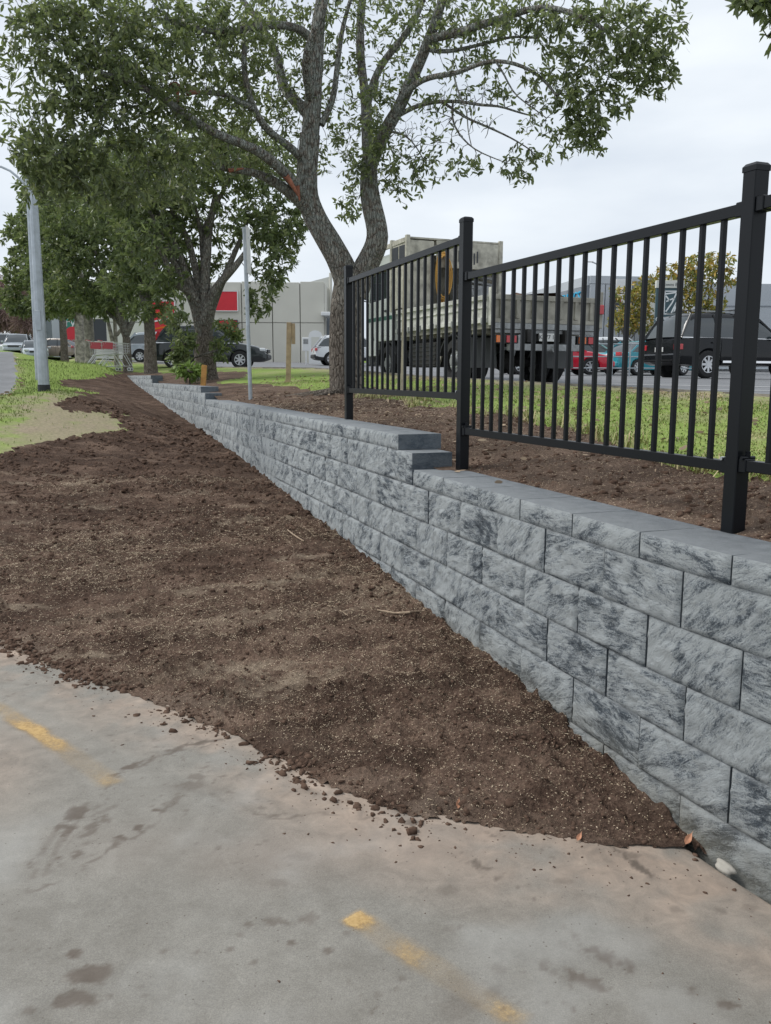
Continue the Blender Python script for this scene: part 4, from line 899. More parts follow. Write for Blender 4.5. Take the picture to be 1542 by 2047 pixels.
BIG = dict(L_=4.70, W=1.86, Hh=1.80, wb0=.98, wb1=3.65, r=.385, top=[(0,.62),(.04,1.06),(.3,1.15),(3.2,1.12),(3.7,1.09),(4.3,.98),(4.6,.82),(4.70,.55)], gh=((3.55,1.13),(2.7,1.80),(.50,1.78),(.10,1.17)), sill=.36)
def put(px, Y, head_deg):  # heading measured from +x towards +y
    p = at(px, 740, Y); return (p.x, Y, Hs(p.x, Y)), R(head_deg)
l, rz = put(424, 35.2, 2); l = (l[0], l[1], 1.93)
car('dark slate SUV with tall red tail lamps parked side on behind the thick bushy tree', l, rz, M['p_dark'], **{**SUV, 'clad': True, 'tail': 'tall', 'rails': False, 'cat': 'car'})
l, rz = put(338, 49, 2); car('silver SUV with black wheel arches, its rear showing between two trunks behind the trolleys', l, rz, M['p_silver'], **{**SUV, 'clad': True})
l, rz = put(706, 49, 12); car('white SUV with dark tail lamps, its rear peeping out left of the big forked trunk', l, rz, M['p_white'], **{**SUV, 'clad': True})
rzo = math.atan2(.34, .94); hd = Vector((math.cos(rzo), math.sin(rzo), 0)); rt = Vector((hd.y, -hd.x, 0)); pw = at(1413, 746, 24.6)
c = Vector((pw.x, pw.y, 0))+hd*(2.33-.98)-rt*.86
car('black four wheel drive with roof bars and bright alloys, parked behind the right fence panel', (c.x, c.y, Hs(c.x, c.y)), rzo, M['p_black'], **{**BIG, 'rails': True, 'spokes': 8})
l, rz = put(1098, 34.0, 3); car('bright red low car parked beyond the railing, right of the truck', l, rz, M['p_red'], **SEDAN)
l, rz = put(1170, 43, 6); car('pale mint hatchback parked behind the red car beyond the railing', l, rz, M['p_mint'], **HATCH)
l, rz = put(1290, 38, 28); car('teal blue sedan parked beyond the railing beside the black four wheel drive', l, rz, M['p_teal'], **SEDAN)
l, rz = put(1232, 43.5, 4); car('white wagon standing behind the teal and mint cars in front of the grey building', l, rz, M['p_white'], **SUV)
p = at(36, 697, 66); car('silver car facing the camera at the far end of the road at left', (p.x, 66, Hs(p.x, 66)), R(-74), M['p_silver'], **SUV)
p = at(68, 700, 62); car('pale car half hidden behind the nearest lamp post at the far left', (p.x, 62, Hs(p.x, 62)), R(-65), M['p_silver'], **HATCH)
p = at(104, 695, 64); car('beige brown car just right of the lamp post in the far background', (p.x, 64, Hs(p.x, 64)), R(170), M['p_beige'], **HATCH)
# white ute / van beyond the silver car
p = at(30, 690, 76); zz = Hs(p.x, 76); t = thing('delivery_van', 'white delivery van parked behind the silver car at the far left', 'van', (p.x, 76, zz), R(-95))
m = MB(); m.prism([(-2.4, .35), (2.5, .35), (2.55, 1.0), (1.9, 1.15), (1.35, 2.05), (-2.4, 2.1)], (-.95, .95)); m.build('body', M['p_white'], t, bevel=.06)
m = MB(); m.poly([(1.95, -.8, 1.2), (1.95, .8, 1.2), (1.45, .72, 1.98), (1.45, -.72, 1.98)]); m.build('windscreen', M['glass'], t)
for s in (1, -1):
    for x in (-1.5, 1.6): wheel(t, x, s*.85, .33, .2, s)

# ---- the tipper truck
tz = 1.49; rc = Vector((1.80, 15.6, 0)); th = math.atan2(.925, -.38); hd = Vector((math.cos(th), math.sin(th), 0)); sb = Vector((hd.y, -hd.x, 0))
org = rc+sb*1.2  # rear centre
truck = thing('tipper_truck', 'old dirty deck truck with white cab and tall cream box parked behind the fence', 'truck', (org.x, org.y, tz), th)
# local: x forward from the rear of the tray, +y = left (port) side
HT = 1.2; zd = 1.08; ztp = 1.56
m = MB()
for s in (1, -1): m.box((3.1, s*.40, .86), (6.4, .09, .22))
for x in (.15, 1.2, 2.4, 3.8, 5.0): m.box((x, 0, .86), (.1, .8, .16))
m.build('chassis', M['chassis'], truck)
m = MB(); m.box((2.05, 0, zd-.05), (4.1, 2.36, .10))
for x in np.arange(.2, 4.1, .45): m.box((x, 0, zd-.13), (.08, 2.3, .08))
m.build('deck', M['traygrey'], truck)
def drop(y, name='side_board'):
    s = 1 if y > 0 else -1
    for k, (x0, x1) in enumerate(((.03, 2.0), (2.06, 4.08))):
        m = MB(); m.box(((x0+x1)/2, y, (zd+ztp)/2), (x1-x0, .035, ztp-zd)); m.box(((x0+x1)/2, y+s*.03, ztp-.04), (x1-x0, .05, .08)); m.box(((x0+x1)/2, y+s*.03, zd+.04), (x1-x0, .05, .08)); m.box(((x0+x1)/2, y+s*.025, zd+.27), (x1-x0, .03, .03))
        m.build(name, M['traywhite'] if s > 0 else M['traygrey'], truck, bevel=.005)
        m = MB()
        for x in np.linspace(x0+.1, x1-.1, 4): m.box((x, y+s*.06, zd+.03), (.05, .03, .12))
        m.build('hinge', M['dullmetal'], truck)
drop(1.19); drop(-1.19)
# tailgate with ribs
m = MB(); m.box((-.0, 0, 1.33), (.035, 2.3, .46)); m.box((-.03, 0, ztp-.03), (.06, 2.34, .09)); m.box((-.03, 0, 1.12), (.06, 2.34, .07)); m.build('tailgate', M['traygrey'], truck, bevel=.005)
for y in (-.95, -.62, -.3, 0, .3, .62, .95): m = MB(); m.box((-.035, y, 1.335), (.04, .07, .34)); m.build('tailgate_rib', M['traygrey'], truck, bevel=.004)
for y in (1.14, -1.14): m = MB(); m.box((-.02, y, 1.36), (.10, .09, .66)); m.build('corner_post', M['traywhite'] if y > 0 else M['traygrey'], truck, bevel=.006)
m = MB(); m.box((-.02, 0, 1.03), (.08, 2.2, .10)); m.box((.02, 0, .94), (.06, 2.2, .06)); m.build('rear_crossbar', M['dullmetal'], truck)
m = MB(); m.box((-.08, -1.14, 1.37), (.05, .10, .17)); m.build('red_reflector', M['redlamp'], truck, bevel=.01)
for y in (.86, -.88):
    m = MB(); m.box((-.02, y, .80), (.10, .46, .16)); m.build('lamp_housing', M['blackplastic'], truck, bevel=.01)
    m = MB(); m.box((-.078, y-.10, .80), (.02, .20, .12)); m.build('tail_light', M['redlamp'], truck); m = MB(); m.box((-.078, y+.13, .80), (.02, .15, .12)); m.build('indicator', M['orangelamp'], truck)
m = MB(); m.box((-.04, .05, .66), (.12, 1.5, .12)); m.box((-.02, .55, .78), (.08, .12, .2)); m.box((-.02, -.55, .78), (.08, .12, .2)); m.build('tow_beam', M['dullmetal'], truck, bevel=.008)
m = MB(); m.box((-.12, .0, .84), (.02, .42, .14)); m.build('number_plate', M['plate'], truck)
text_obj('KW7 193', M['charcoal'], truck, .11, (-.132, 0, .84), (R(90), 0, R(-90)), .002)
m = MB(); m.cyl((-.16, -.1, .62), (.02, -.1, .62), .05, 10); m.cyl((-.16, -.1, .62), (-.16, -.1, .70), .028, 10); m.build('tow_ball', M['dullmetal'], truck)
for y in (.86, -.86):
    for i, s in ((.17, 1), (-.17, -1)):
        yy = y+(i if y > 0 else -i)
        wheel(truck, 1.45, yy, .43, .25, 1 if y > 0 else -1, 'steel')
    m = MB(); m.prism([(.78, .30), (.80, .30), (.86, .86), (.84, .86)], (y-.30, y+.30)); m.build('mud_flap', M['flapgrey'], truck)
    m = MB(); V = []; 
    for i in range(9): a = R(15+150*i/8); V.append((1.45+.56*math.cos(a), .43+.52*math.sin(a)))
    m.prism(V+[(p[0]*.985+.02, p[1]-.03) for p in V[::-1]], (y-.32, y+.32)); m.build('mudguard', M['blackplastic'], truck)
for y in (.92, -.92): wheel(truck, 5.07, y, .43, .26, 1 if y > 0 else -1, 'steel')
m = MB(); m.cyl((1.45, -.9, .43), (1.45, .9, .43), .09, 10); m.cyl((5.07, -.9, .43), (5.07, .9, .43), .06, 10)
m.tube([(1.45, -.2, .43), (1.45, 0, .43), (1.45, .2, .43)], [.12, .24, .12], 12); m.build('axle', M['chassis'], truck)
m = MB(); m.box((3.0, .86, .58), (1.35, .48, .50)); m.build('tool_box', M['chassis'], truck, bevel=.02)
for k in range(5): m = MB(); m.box((3.0, 1.105, .40+k*.09), (1.3, .012, .03)); m.build('box_slat', M['blackplastic'], truck)
m = MB(); m.cyl((2.5, -.75, .6), (3.9, -.75, .6), .26, 16); m.build('fuel_tank', M['dullmetal'], truck)
m = MB(); m.bar((2.05, 1.02, .88), (2.32, 1.02, .36), .03); m.build('side_guard', M['traygrey'], truck)
m = MB(); m.box((3.9, 0, .62), (.7, 1.5, .42)); m.cyl((4.3, -.3, .5), (1.7, -.2, .5), .05, 8); m.build('gearbox', M['chassis'], truck)
# high panelled headboard box behind the cab (rear and left sides, open louvres on top right)
x0, x1 = 3.72, 4.56; zt_ = 3.06
for s in (1, -1):
    m = MB(); m.box(((x0+x1)/2+.02, s*1.13, (ztp+zt_)/2+.02), (x1-x0-.16, .04, zt_-ztp-.06)); m.build('side_panel', M['boxcream'], truck, bevel=.006)
for xw0, xw1 in ((x0+.08, (x0+x1)/2-.03), ((x0+x1)/2+.03, x1-.06)): m = MB(); m.box(((xw0+xw1)/2, 1.155, 2.78), (xw1-xw0, .012, .30)); m.build('dark_opening', M['charcoal'], truck)
for y in (1.13, -1.13):
    for x in (x0, x1): m = MB(); m.box((x, y, (ztp+zt_)/2+.03), (.09, .09, zt_-ztp+.06)); m.build('box_post', M['boxcream'], truck, bevel=.008)
ys_p = [(.42, .36), (.82, .36)]
m = MB(); m.box((x0, .80, 2.30), (.035, .58, 1.44)); m.build('rear_panel', M['boxcream'], truck, bevel=.006)
m = MB(); m.box((x0, -.32, 2.76), (.035, 1.54, .56)); m.build('rear_panel', M['boxcream'], truck, bevel=.006)
for k in range(8): m = MB(); m.box((x0-.022, -.02-k*.075, 2.72+(.02 if k % 3 else -.02)), (.012, .030, .24)); m.build('louvre_slot', M['charcoal'], truck)
m = MB(); m.box(((x0+x1)/2, 0, zt_+.01), (x1-x0, 2.28, .035)); m.build('box_roof', M['boxcream'], truck)
for s in (1, -1): m = MB(); m.bar((x0, s*1.15, zt_-.03), (x1+1.3, s*1.10, zt_-.06), .05, .09); m.build('top_rail', M['boxcream'], truck)
m = MB(); m.box((x1, 0, 2.2), (.05, 2.2, 1.3)); m.build('bulkhead', M['traygrey'], truck)
m = MB(); m.cyl((x0+.15, -.98, 1.75), (x0+.15, -.5, 1.75), .09, 10)
for k in range(4): m.tube([(x0+.1, -.45, 2.36-k*.13), (x0+.18, -.75, 2.34-k*.12), (x0+.1, -1.02, 2.30-k*.14)], .035, 8)
m.box((x0+.3, -.6, 1.9), (.4, .9, .5)); m.tube([(x0, -.2, 2.4), (x0-.05, -.4, 2.0), (x0-.02, -.5, 1.7), (x0-.1, -.55, 1.5)], .035, 8); m.build('machinery', M['dullmetal'], truck)
hp = Vector((x0-.10, .02, 0))
for k in range(7):  # coiled hose hanging on the box
    m = MB(); V = []
    for i in range(25): a = i*2*math.pi/24; V.append((x0-.05-.022*k, +.33+.012*(k % 3)+(.13+.008*k)*math.cos(a), 2.28+.02*math.sin(k)+(.56-.02*k)*math.sin(a)))
    m.tube(V, .017, 6, caps=False); m.build('hose_coil', M['hose'], truck)
# load edge clutter: sacks and gravel heap on the deck
V = []; nx = 26; ny = 14; gx_, gy_ = np.meshgrid(np.linspace(.1, 2.95, nx), np.linspace(-1.1, 1.1, ny)); gz_ = 1.30+.34*np.exp(-((gy_)/.9)**2)*(.6+.7*fbm(gx_*2, gy_*2, 3, 5))-.25*np.abs(gy_/1.1)**4+.05*fbm(gx_*9, gy_*9, 3, 7)
mesh_np('load', np.c_[gx_.ravel(), gy_.ravel(), gz_.ravel()], grid(gx_, gy_), M['clod'], truck, None, True)
# cab
xc0, xc1 = 4.62, 6.25
pr = [(xc0, .62), (5.07-.52, .62)] if False else None
V = [(xc0, .95), (xc0, 2.35), (xc0+.12, 2.46), (xc1-.42, 2.46), (xc1-.25, 2.38), (xc1, 1.45), (xc1+.03, .62), (xc1-.62, .62), (xc1-.68, .95)]
# window opening cut: build the side skins as strips round the window
W0, W1, Z0, Z1 = xc0+.30, xc1-.22, 1.92, 2.62
for s in (1, -1):
    y = s*1.04; m = MB()
    def q(a): m.prism(a, (y-.03, y+.03))
    q([(xc0, .95), (xc0, Z0), (xc1-.005, Z0-.05), (xc1+.03, .62), (xc1-.62, .62), (xc1-.68, .95)])
    q([(xc0, Z1), (xc0, 2.75), (xc0+.12, 2.86), (xc1-.42, 2.86), (xc1-.30, 2.78), (xc1-.24, Z1)])
    q([(xc0, Z0), (xc0, Z1), (W0, Z1), (W0, Z0)]); q([(W1+.10, Z0), (W1-.03, Z1), (xc1-.24, Z1), (xc1-.005, Z0-.02)])
    m.build('cab_side', M['cabwhite'], truck, bevel=.008)
    m = MB(); m.prism([(W0, Z0), (W0, Z1), (W1-.03, Z1), (W1+.10, Z0)], (y-.012, y+.012)); m.build('cab_window', M['glass'], truck)
    m = MB(); m.prism([(xc0+.01, 1.42), (xc0+.01, 1.51), (xc1+.005, 1.51), (xc1+.01, 1.42)], (y+s*.031-.004, y+s*.031+.004)); m.build('green_stripe', M['greystrip'], truck)
    m = MB(); m.bar((W0-.05, y+s*.034, 2.3), (W0-.05, y+s*.034, .97), .012, .006, up=(1, 0, 0)); m.bar((xc1-.28, y+s*.034, 1.5), (xc1-.45, y+s*.034, .98), .012, .006); m.build('door_gap', M['charcoal'], truck)
    m = MB(); m.box((W0+.10, y+s*.05, 1.62), (.16, .03, .05)); m.build('door_handle', M['blackplastic'], truck, bevel=.006)
    m = MB(); m.bar((xc1-.1, y+s*.05, 1.9), (xc1+.15, y+s*.30, 2.0), .025); m.box((xc1+.16, y+s*.32, 2.15), (.06, .22, .46)); m.build('mirror', M['blackplastic'], truck, bevel=.015)
    m = MB(); V2 = []
    for i in range(9): a = R(180*i/8); V2.append((5.07+.55*math.cos(a), .45+.53*math.sin(a)))
    m.prism(V2+[(p[0]*1.0, p[1]-.04) for p in V2[::-1]], (y-.30 if s > 0 else y, y if s > 0 else y+.30)); m.build('mudguard', M['blackplastic'], truck)
m = MB(); m.prism([(xc1-.03, .60), (xc1+.05, .60), (xc1+.02, 1.88), (xc1-.03, 1.88)], (-1.06, 1.06)); m.prism([(xc1-.02, 1.88), (xc1+.01, 1.88), (xc1-.24, 2.76), (xc1-.27, 2.76)], (-1.02, -.97)); m.prism([(xc1-.02, 1.88), (xc1+.01, 1.88), (xc1-.24, 2.76), (xc1-.27, 2.76)], (.97, 1.02)); m.build('cab_front', M['cabwhite'], truck)
m = MB(); m.prism([(xc1-.01, 1.89), (xc1, 1.89), (xc1-.25, 2.75), (xc1-.26, 2.75)], (-.97, .97)); m.build('windscreen', M['glass'], truck)
m = MB(); m.box(((xc0+xc1)/2-.14, 0, 2.85), (xc1-xc0-.28, 2.1, .05)); m.build('cab_roof', M['cabwhite'], truck, bevel=.01)
m = MB(); m.box((xc0+.02, 0, 1.88), (.04, 2.08, 1.86)); m.build('cab_rear', M['cabwhite'], truck)
m = MB(); m.box((5.4, 0, 1.0), (1.5, 1.95, .1)); m.box((5.3, 0, 1.25), (.5, 1.8, .4)); m.build('cab_floor', M['charcoal'], truck)
m = MB(); m.box((xc1+.06, 0, .52), (.14, 2.1, .24)); m.build('bumper', M['dullmetal'], truck, bevel=.03)
m = MB(); m.box((5.75, 1.02, .70), (.45, .06, .12)); m.box((5.78, 1.0, .45), (.40, .2, .05)); m.build('step', M['blackplastic'], truck)

# ------------------------------------------------------------------ buildings
def wallbox(t, name, p0, p1, z0, z1, th_, m_, bevel=0):
    p0 = Vector(p0); p1 = Vector(p1); d = (p1-p0); c = (p0+p1)/2; ang = math.atan2(d.y, d.x); q = MB(); q.box((0, 0, (z0+z1)/2), (d.length, th_, z1-z0)); o = q.build(name, m_, t, bevel=bevel); o.location = (c.x, c.y, 0); o.rotation_euler = (0, 0, ang); return o
bY = 62
def bp(px, Y=bY): return at(px, 700, Y).x
b1 = thing('warehouse', 'plain grey concrete panel warehouse with red sign panels behind the trees and dark SUV', 'building', (0, 0, 0))
zg = 2.4; zt1 = at(600, 565, bY).z
edges = [190, 250, 300, 352, 425, 484, 545, 600, 648]
for i, (a_, b_) in enumerate(zip(edges, edges[1:])):
    zt_p = zt1+.05*(i % 2)
    for zz0, zz1 in ((zg, at(600, 646, bY).z-.02), (at(600, 646, bY).z+.02, zt_p)):
        m = MB(); m.box(((bp(a_)+bp(b_))/2, bY+.1, (zz0+zz1)/2), (bp(b_)-bp(a_)-.06, .2, zz1-zz0)); m.build('wall_panel', M['tilt'] if i > 2 else M['tilt_l'], b1, bevel=.015)
m = MB(); m.box(((bp(190)+bp(648))/2, bY+.4, (zg+zt1)/2), (bp(648)-bp(190)-.1, .35, zt1-zg-.1)); m.build('wall_core', M['joint'], b1)
m = MB(); m.box(((bp(190)+bp(648))/2, bY+9, zt1-.5), (bp(648)-bp(190)-.1, 17, .3)); m.build('roof', M['clad_d'], b1)
m = MB(); m.box((bp(648)-.1, bY+9, (zg+zt1)/2), (.2, 17, zt1-zg)); m.build('end_wall', M['tilt'], b1)
# set-back, slightly taller entry block at right
for (a_, b_, yt) in ((646, 664, 556),):
    m = MB(); m.prism([(bp(606, 66), at(640, 568, 66).z), (bp(662, 66), at(640, 553, 66).z), (bp(662, 66), zg), (bp(606, 66), zg)], (65.9, 66.1)); m.build('entry_wall', M['tilt_l'], b1)
m = MB(); m.cyl((bp(661, 65.5), 65.5, zg), (bp(661, 65.5), 65.5, at(660, 546, 65.5).z), .12, 10); m.build('downpipe', M['tilt'], b1)
m = MB(); m.box((bp(664, 61), 62.5, at(664, 627, 61).z), (1.6, 2.6, .25)); m.build('awning', M['white'], b1, bevel=.03)
m = MB(); m.box((bp(662, 64), 64.4, (zg+at(664, 627, 64).z)/2), (1.4, .1, at(664, 627, 64).z-zg)); m.build('door', M['clad_d'], b1)
def sign(name, label, cat, x0, x1, y0, y1, Y, mm, frame=None):
    a_ = at(x0, y0, Y); b_ = at(x1, y1, Y); t = thing(name, label, cat, ((a_.x+b_.x)/2, Y, b_.z)); w_ = b_.x-a_.x; h_ = a_.z-b_.z
    MB().box((0, 0, h_/2), (w_, .12, h_)).build('panel', mm, t, bevel=.01)
    if frame:
        m = MB(); f_ = .05
        m.box((-w_/2-f_/2, -.02, h_/2), (f_, .16, h_+2*f_)); m.box((w_/2+f_/2, -.02, h_/2), (f_, .16, h_+2*f_)); m.box((0, -.02, h_+f_/2), (w_, .16, f_)); m.box((0, -.02, -f_/2), (w_, .16, f_)); m.build('frame', frame, t)
    return t, w_, h_
sign('wall_sign', 'square red sign panel with white edge on the warehouse, right of the thick trunk', 'sign', 424, 474, 584, 622, bY-.15, M['redsign'], M['white'])
t_, w_, h_ = sign('wall_sign', 'tall red window sign on the warehouse just left of the thick bushy trunk', 'sign', 296, 350, 604, 680, bY-.15, M['redsign'], M['white'])
for k in range(3): m = MB(); m.bar((-w_*.45, -.08, h_*(.25+.2*k)), (w_*.45, -.08, h_*(.38+.2*k)), .02, .10); m.build('stripe', M['white'] if k == 1 else M['orangelamp'], t_)
t_, w_, h_ = sign('wall_sign', 'red and orange window poster low on the warehouse behind the dark SUV roof', 'sign', 436, 474, 642, 690, bY-.15, M['redsign'], M['charcoal'])
m = MB()
for k in range(3): m.bar((-w_*.4, -.08, h_*(.3+.2*k)), (w_*.4, -.08, h_*(.15+.2*k)), .02, .2)
m.build('swirl', M['orangelamp'], t_)
t_, w_, h_ = sign('wall_sign', 'tall charcoal door panel on the pale building behind the trolleys', 'panel', 186, 214, 640, 684, 58, M['charcoal'], M['tilt_l'])
# pale side building and green hoarding far left
b2 = thing('shop_building', 'low grey shop building behind the white trunks at left, partly hidden by trees', 'building')
for a_, b_, yt, mm in ((106, 122, 618, M['clad']), (122, 160, 632, M['tilt_l']), (160, 192, 628, M['tilt'])):
    m = MB(); m.box(((bp(a_, 70)+bp(b_, 70))/2, 70, (3+at(0, yt, 70).z)/2), (bp(b_, 70)-bp(a_, 70)-.05, .3, at(0, yt, 70).z-3)); m.build('wall_panel', mm, b2, bevel=.02)
m = MB(); m.box((bp(100, 72), 72, 5), (2.0, .3, 4)); m.build('window', M['glass_l'], b2)
t_, w_, h_ = sign('green_sign', 'green billboard with a red disc and white lettering at far left behind the lawn', 'sign', 118, 156, 640, 700, 66, M['greensign'])
m = MB(); m.cyl((.25*w_, -.07, h_*.45), (.25*w_, -.09, h_*.45), h_*.30, 24); m.build('red_disc', M['redsign'], t_)
text_obj('ery', M['white'], t_, .95, (-.05*w_, -.07, h_*.88), (R(90), 0, 0), .01)
m = MB(); m.box((-w_*.3, -.4, .1), (1.0, .6, .75)); m.build('base_block', M['white'], t_, bevel=.02)
# right building
rY = 56
b3 = thing('retail_building', 'large blue grey retail building with cyan lettering behind the truck tray', 'building')
zt3 = at(1180, 550, rY).z; zg3 = 2.2
A_ = Vector((bp(1172, rY), rY, 0)); B_ = Vector((bp(1300, rY), rY+.5, 0)); Cc = Vector((bp(1020, 70), 72, 0))
d = (Cc-A_); n_ = 5
for i in range(n_):
    a_ = A_+d*(i/n_); b_ = A_+d*((i+1)/n_)
    wallbox(b3, 'wall_panel', a_+d.normalized()*.04, b_-d.normalized()*.04, zg3, zt3-2.1, .25, M['clad'], .01)
    wallbox(b3, 'fascia_panel', a_+d.normalized()*.02, b_-d.normalized()*.02, zt3-2.06, zt3-.6, .3, M['clad_d'], .01)
    wallbox(b3, 'parapet', a_, b_, zt3-.58, zt3, .25, M['clad'])
d2 = (B_-A_); n_ = 4
for i in range(n_):
    a_ = A_+d2*(i/n_); b_ = A_+d2*((i+1)/n_); wallbox(b3, 'wall_panel', a_+d2.normalized()*.03, b_-d2.normalized()*.03, zg3, zt3-.5, .25, M['clad'], .01)
wallbox(b3, 'parapet', A_, B_, zt3-.48, zt3, .3, M['clad'])
m = MB(); q1 = A_+Vector((0, .3, zt3-.6)); q2 = B_+Vector((0, .3, zt3-.6)); q3 = B_+Vector((0, 16, zt3-.6)); q4 = Cc+Vector((0, 4, zt3-.6)); m.poly([q1, q2, q3, q4]); m.build('roof', M['clad_d'], b3)
dd = -d.normalized(); ang = math.atan2(dd.y, dd.x); c = A_+d*.235; nrm = Vector((dd.y, -dd.x, 0))
tt = text_obj('FURNISHINGS', M['cyan'], b3, .95, (c.x+nrm.x*.2, c.y+nrm.y*.2, zt3-1.22), (R(90), 0, ang), .03)
for (x0, x1, y0, y1, mm, nm) in ((1232, 1262, 556, 584, M['white'], 'white_panel'), (1264, 1290, 560, 576, M['clad_d'], 'window'), (1226, 1262, 586, 628, M['white'], 'shopfront_panel')):
    a_ = at(x0, y0, rY-.3); b_ = at(x1, y1, rY-.3); m = MB(); m.box(((a_.x+b_.x)/2, rY-.15, (a_.z+b_.z)/2), (b_.x-a_.x, .2, a_.z-b_.z)); m.build(nm, mm, b3, bevel=.01)
t_, w_, h_ = sign('shop_sign', 'dark fascia sign reading frankie on the grey building, seen between two fence bars', 'sign', 1226, 1262, 604, 626, rY-.6, M['charcoal'])
text_obj('frankie', M['white'], t_, .62, (0, -.07, h_*.62), (R(90), 0, 0), .01); m = MB(); m.box((0, -.07, h_*.22), (w_*.9, .02, .05)); m.build('rule', M['white'], t_)
sign('shop_sign', 'small red and white roundel sign above the dark frankie fascia', 'sign', 1226, 1240, 592, 602, rY-.6, M['redsign'])
b4 = thing('grey_shed', 'pale grey flat walled shed behind the black four wheel drive at the right edge', 'building')
for x0, x1, yt in ((1380, 1425, 563), (1425, 1482, 563), (1482, 1560, 565), (1560, 1700, 565)):
    a_ = bp(x0, 50); b_ = bp(x1, 50); m = MB(); zt_p = at(1450, yt, 50).z; m.box(((a_+b_)/2, 50, (2.2+zt_p)/2), (b_-a_-.04, .25, zt_p-2.2)); m.build('wall_panel', M['clad'], b4, bevel=.01)
m = MB(); m.box(((bp(1380, 50)+bp(1700, 50))/2, 57, at(1450, 566, 50).z-.5), (bp(1700, 50)-bp(1380, 50), 14, .2)); m.build('roof', M['clad_d'], b4)
m = MB(); m.box(((bp(1380, 50)+bp(1700, 50))/2, 49.86, at(1450, 610, 50).z), (bp(1700, 50)-bp(1380, 50), .04, .06)); m.build('joint_strip', M['clad_d'], b4)
m = MB(); m.box((bp(1380, 50)+.1, 57, 5), (.2, 14, 5.6)); m.build('side_wall', M['clad'], b4)
# low building between, behind the cars
b5 = thing('low_building', 'long low white walled building glimpsed behind the parked cars and autumn tree', 'building')
for x0, x1 in ((1280, 1335), (1335, 1390)):
    a_ = bp(x0, 54); b_ = bp(x1, 54); m = MB(); zt_p = at(1320, 590, 54).z; m.box(((a_+b_)/2, 54, (2.2+zt_p)/2), (b_-a_-.04, .25, zt_p-2.2)); m.build('wall_panel', M['tilt_l'], b5, bevel=.01)
# pylon sign
t_, w_, h_ = sign('pylon_sign', 'tall slate teal pylon sign with white framed emblem and pale header', 'sign', 1311, 1357, 560, 700, 40, M['tealsign'])
a_ = at(1311, 560, 40).z-at(0, 575, 40).z
MB().box((0, -.02, h_-a_/2+.02), (w_+.06, .2, a_)).build('header', M['tilt_l'], t_, bevel=.01)
text_obj('Browns Bay', M['charcoal'], t_, .20, (.02, -.125, h_-a_*.5), (R(90), 0, 0), .004)
z_ = h_-a_-.12; s_ = .80; cxs = .12; m = MB()
def bar2(p, q, w=.045): m.bar((cxs+p[0], -.07, z_+p[1]), (cxs+q[0], -.07, z_+q[1]), w, .02, up=(0, 1, 0))
fr_ = [(-.33, 0), (.33, 0), (.33, -1.0), (-.33, -1.0)]
for i in range(4): bar2(fr_[i], fr_[(i+1) % 4], .05)
for p, q in (((-.3, -.12), (.2, -.05)), ((.2, -.05), (.02, -.5)), ((.02, -.5), (-.25, -.9)), ((.28, -.35), (.0, -.95)), ((.1, -.3), (-.25, -.45)), ((.2, -.6), (.12, -.92)), ((-.28, -.2), (-.1, -.42))): bar2(p, q, .06)
m.build('emblem', M['white'], t_)
text_obj('COUNTY', M['white'], t_, .30, (.05, -.07, z_-1.25), (R(90), 0, 0), .008)
m = MB(); m.box((0, -.07, z_-1.5), (w_*.8, .01, .04)); m.build('rule', M['white'], t_)
sign('board_sign', 'small yellow board glimpsed low behind the autumn tree leaves', 'sign', 1256, 1280, 628, 642, 47, M['yellowsign'])
# ------------------------------------------------------------------ trees
def smooth_path(P, n=None, jit=0, rg=RNG):
    P = np.array([tuple(p) for p in P], dtype=float); 
    seg = np.hypot.reduce(np.diff(P, axis=0), axis=1) if False else np.linalg.norm(np.diff(P, axis=0), axis=1); s = np.concatenate([[0], np.cumsum(seg)])
    n = n or max(3, int(s[-1]/.12)+2); t = np.linspace(0, s[-1], n); Q = np.stack([np.interp(t, s, P[:, k]) for k in range(3)], 1)
    for _ in range(3):
        Q[1:-1] = .25*Q[:-2]+.5*Q[1:-1]+.25*Q[2:]
    if jit: Q[1:-1] += (rg.random((n-2, 3))-.5)*jit
    return Q, s[-1]
def bark_tube(P, r0, r1, n=14, amp=.0, seed_=0, flare=0, pw=1.0):
    Q, Ls = smooth_path(P); m = len(Q); t = np.linspace(0, 1, m); r = r0+(r1-r0)*t**pw
    if flare: r = r*(1+flare*np.exp(-t*Ls/.28))
    V, F, k = tube_np(Q, r, n)
    if amp:
        c = np.repeat(Q, n, 0); d = V-c; ang = np.tile(np.arange(n)/n, m)
        g_ = fbm(ang*n*.42+seed_*3.1, np.repeat(t, n)*Ls*1.3, 3, seed_+7); big = fbm(ang*3+seed_, np.repeat(t, n)*Ls*1.6, 2, seed_+9)
        V = c+d*(1+amp*(g_-.5)*2+amp*.9*(big-.5)*2)[:, None]
    return V, F, Q, r
def merge(parts):
    V = []; F = []; A = []; b = 0
    for v, f, a in parts: V.append(v); F.append(f+b); A.append(a); b += len(v)
    return np.concatenate(V), np.concatenate(F), np.concatenate(A)
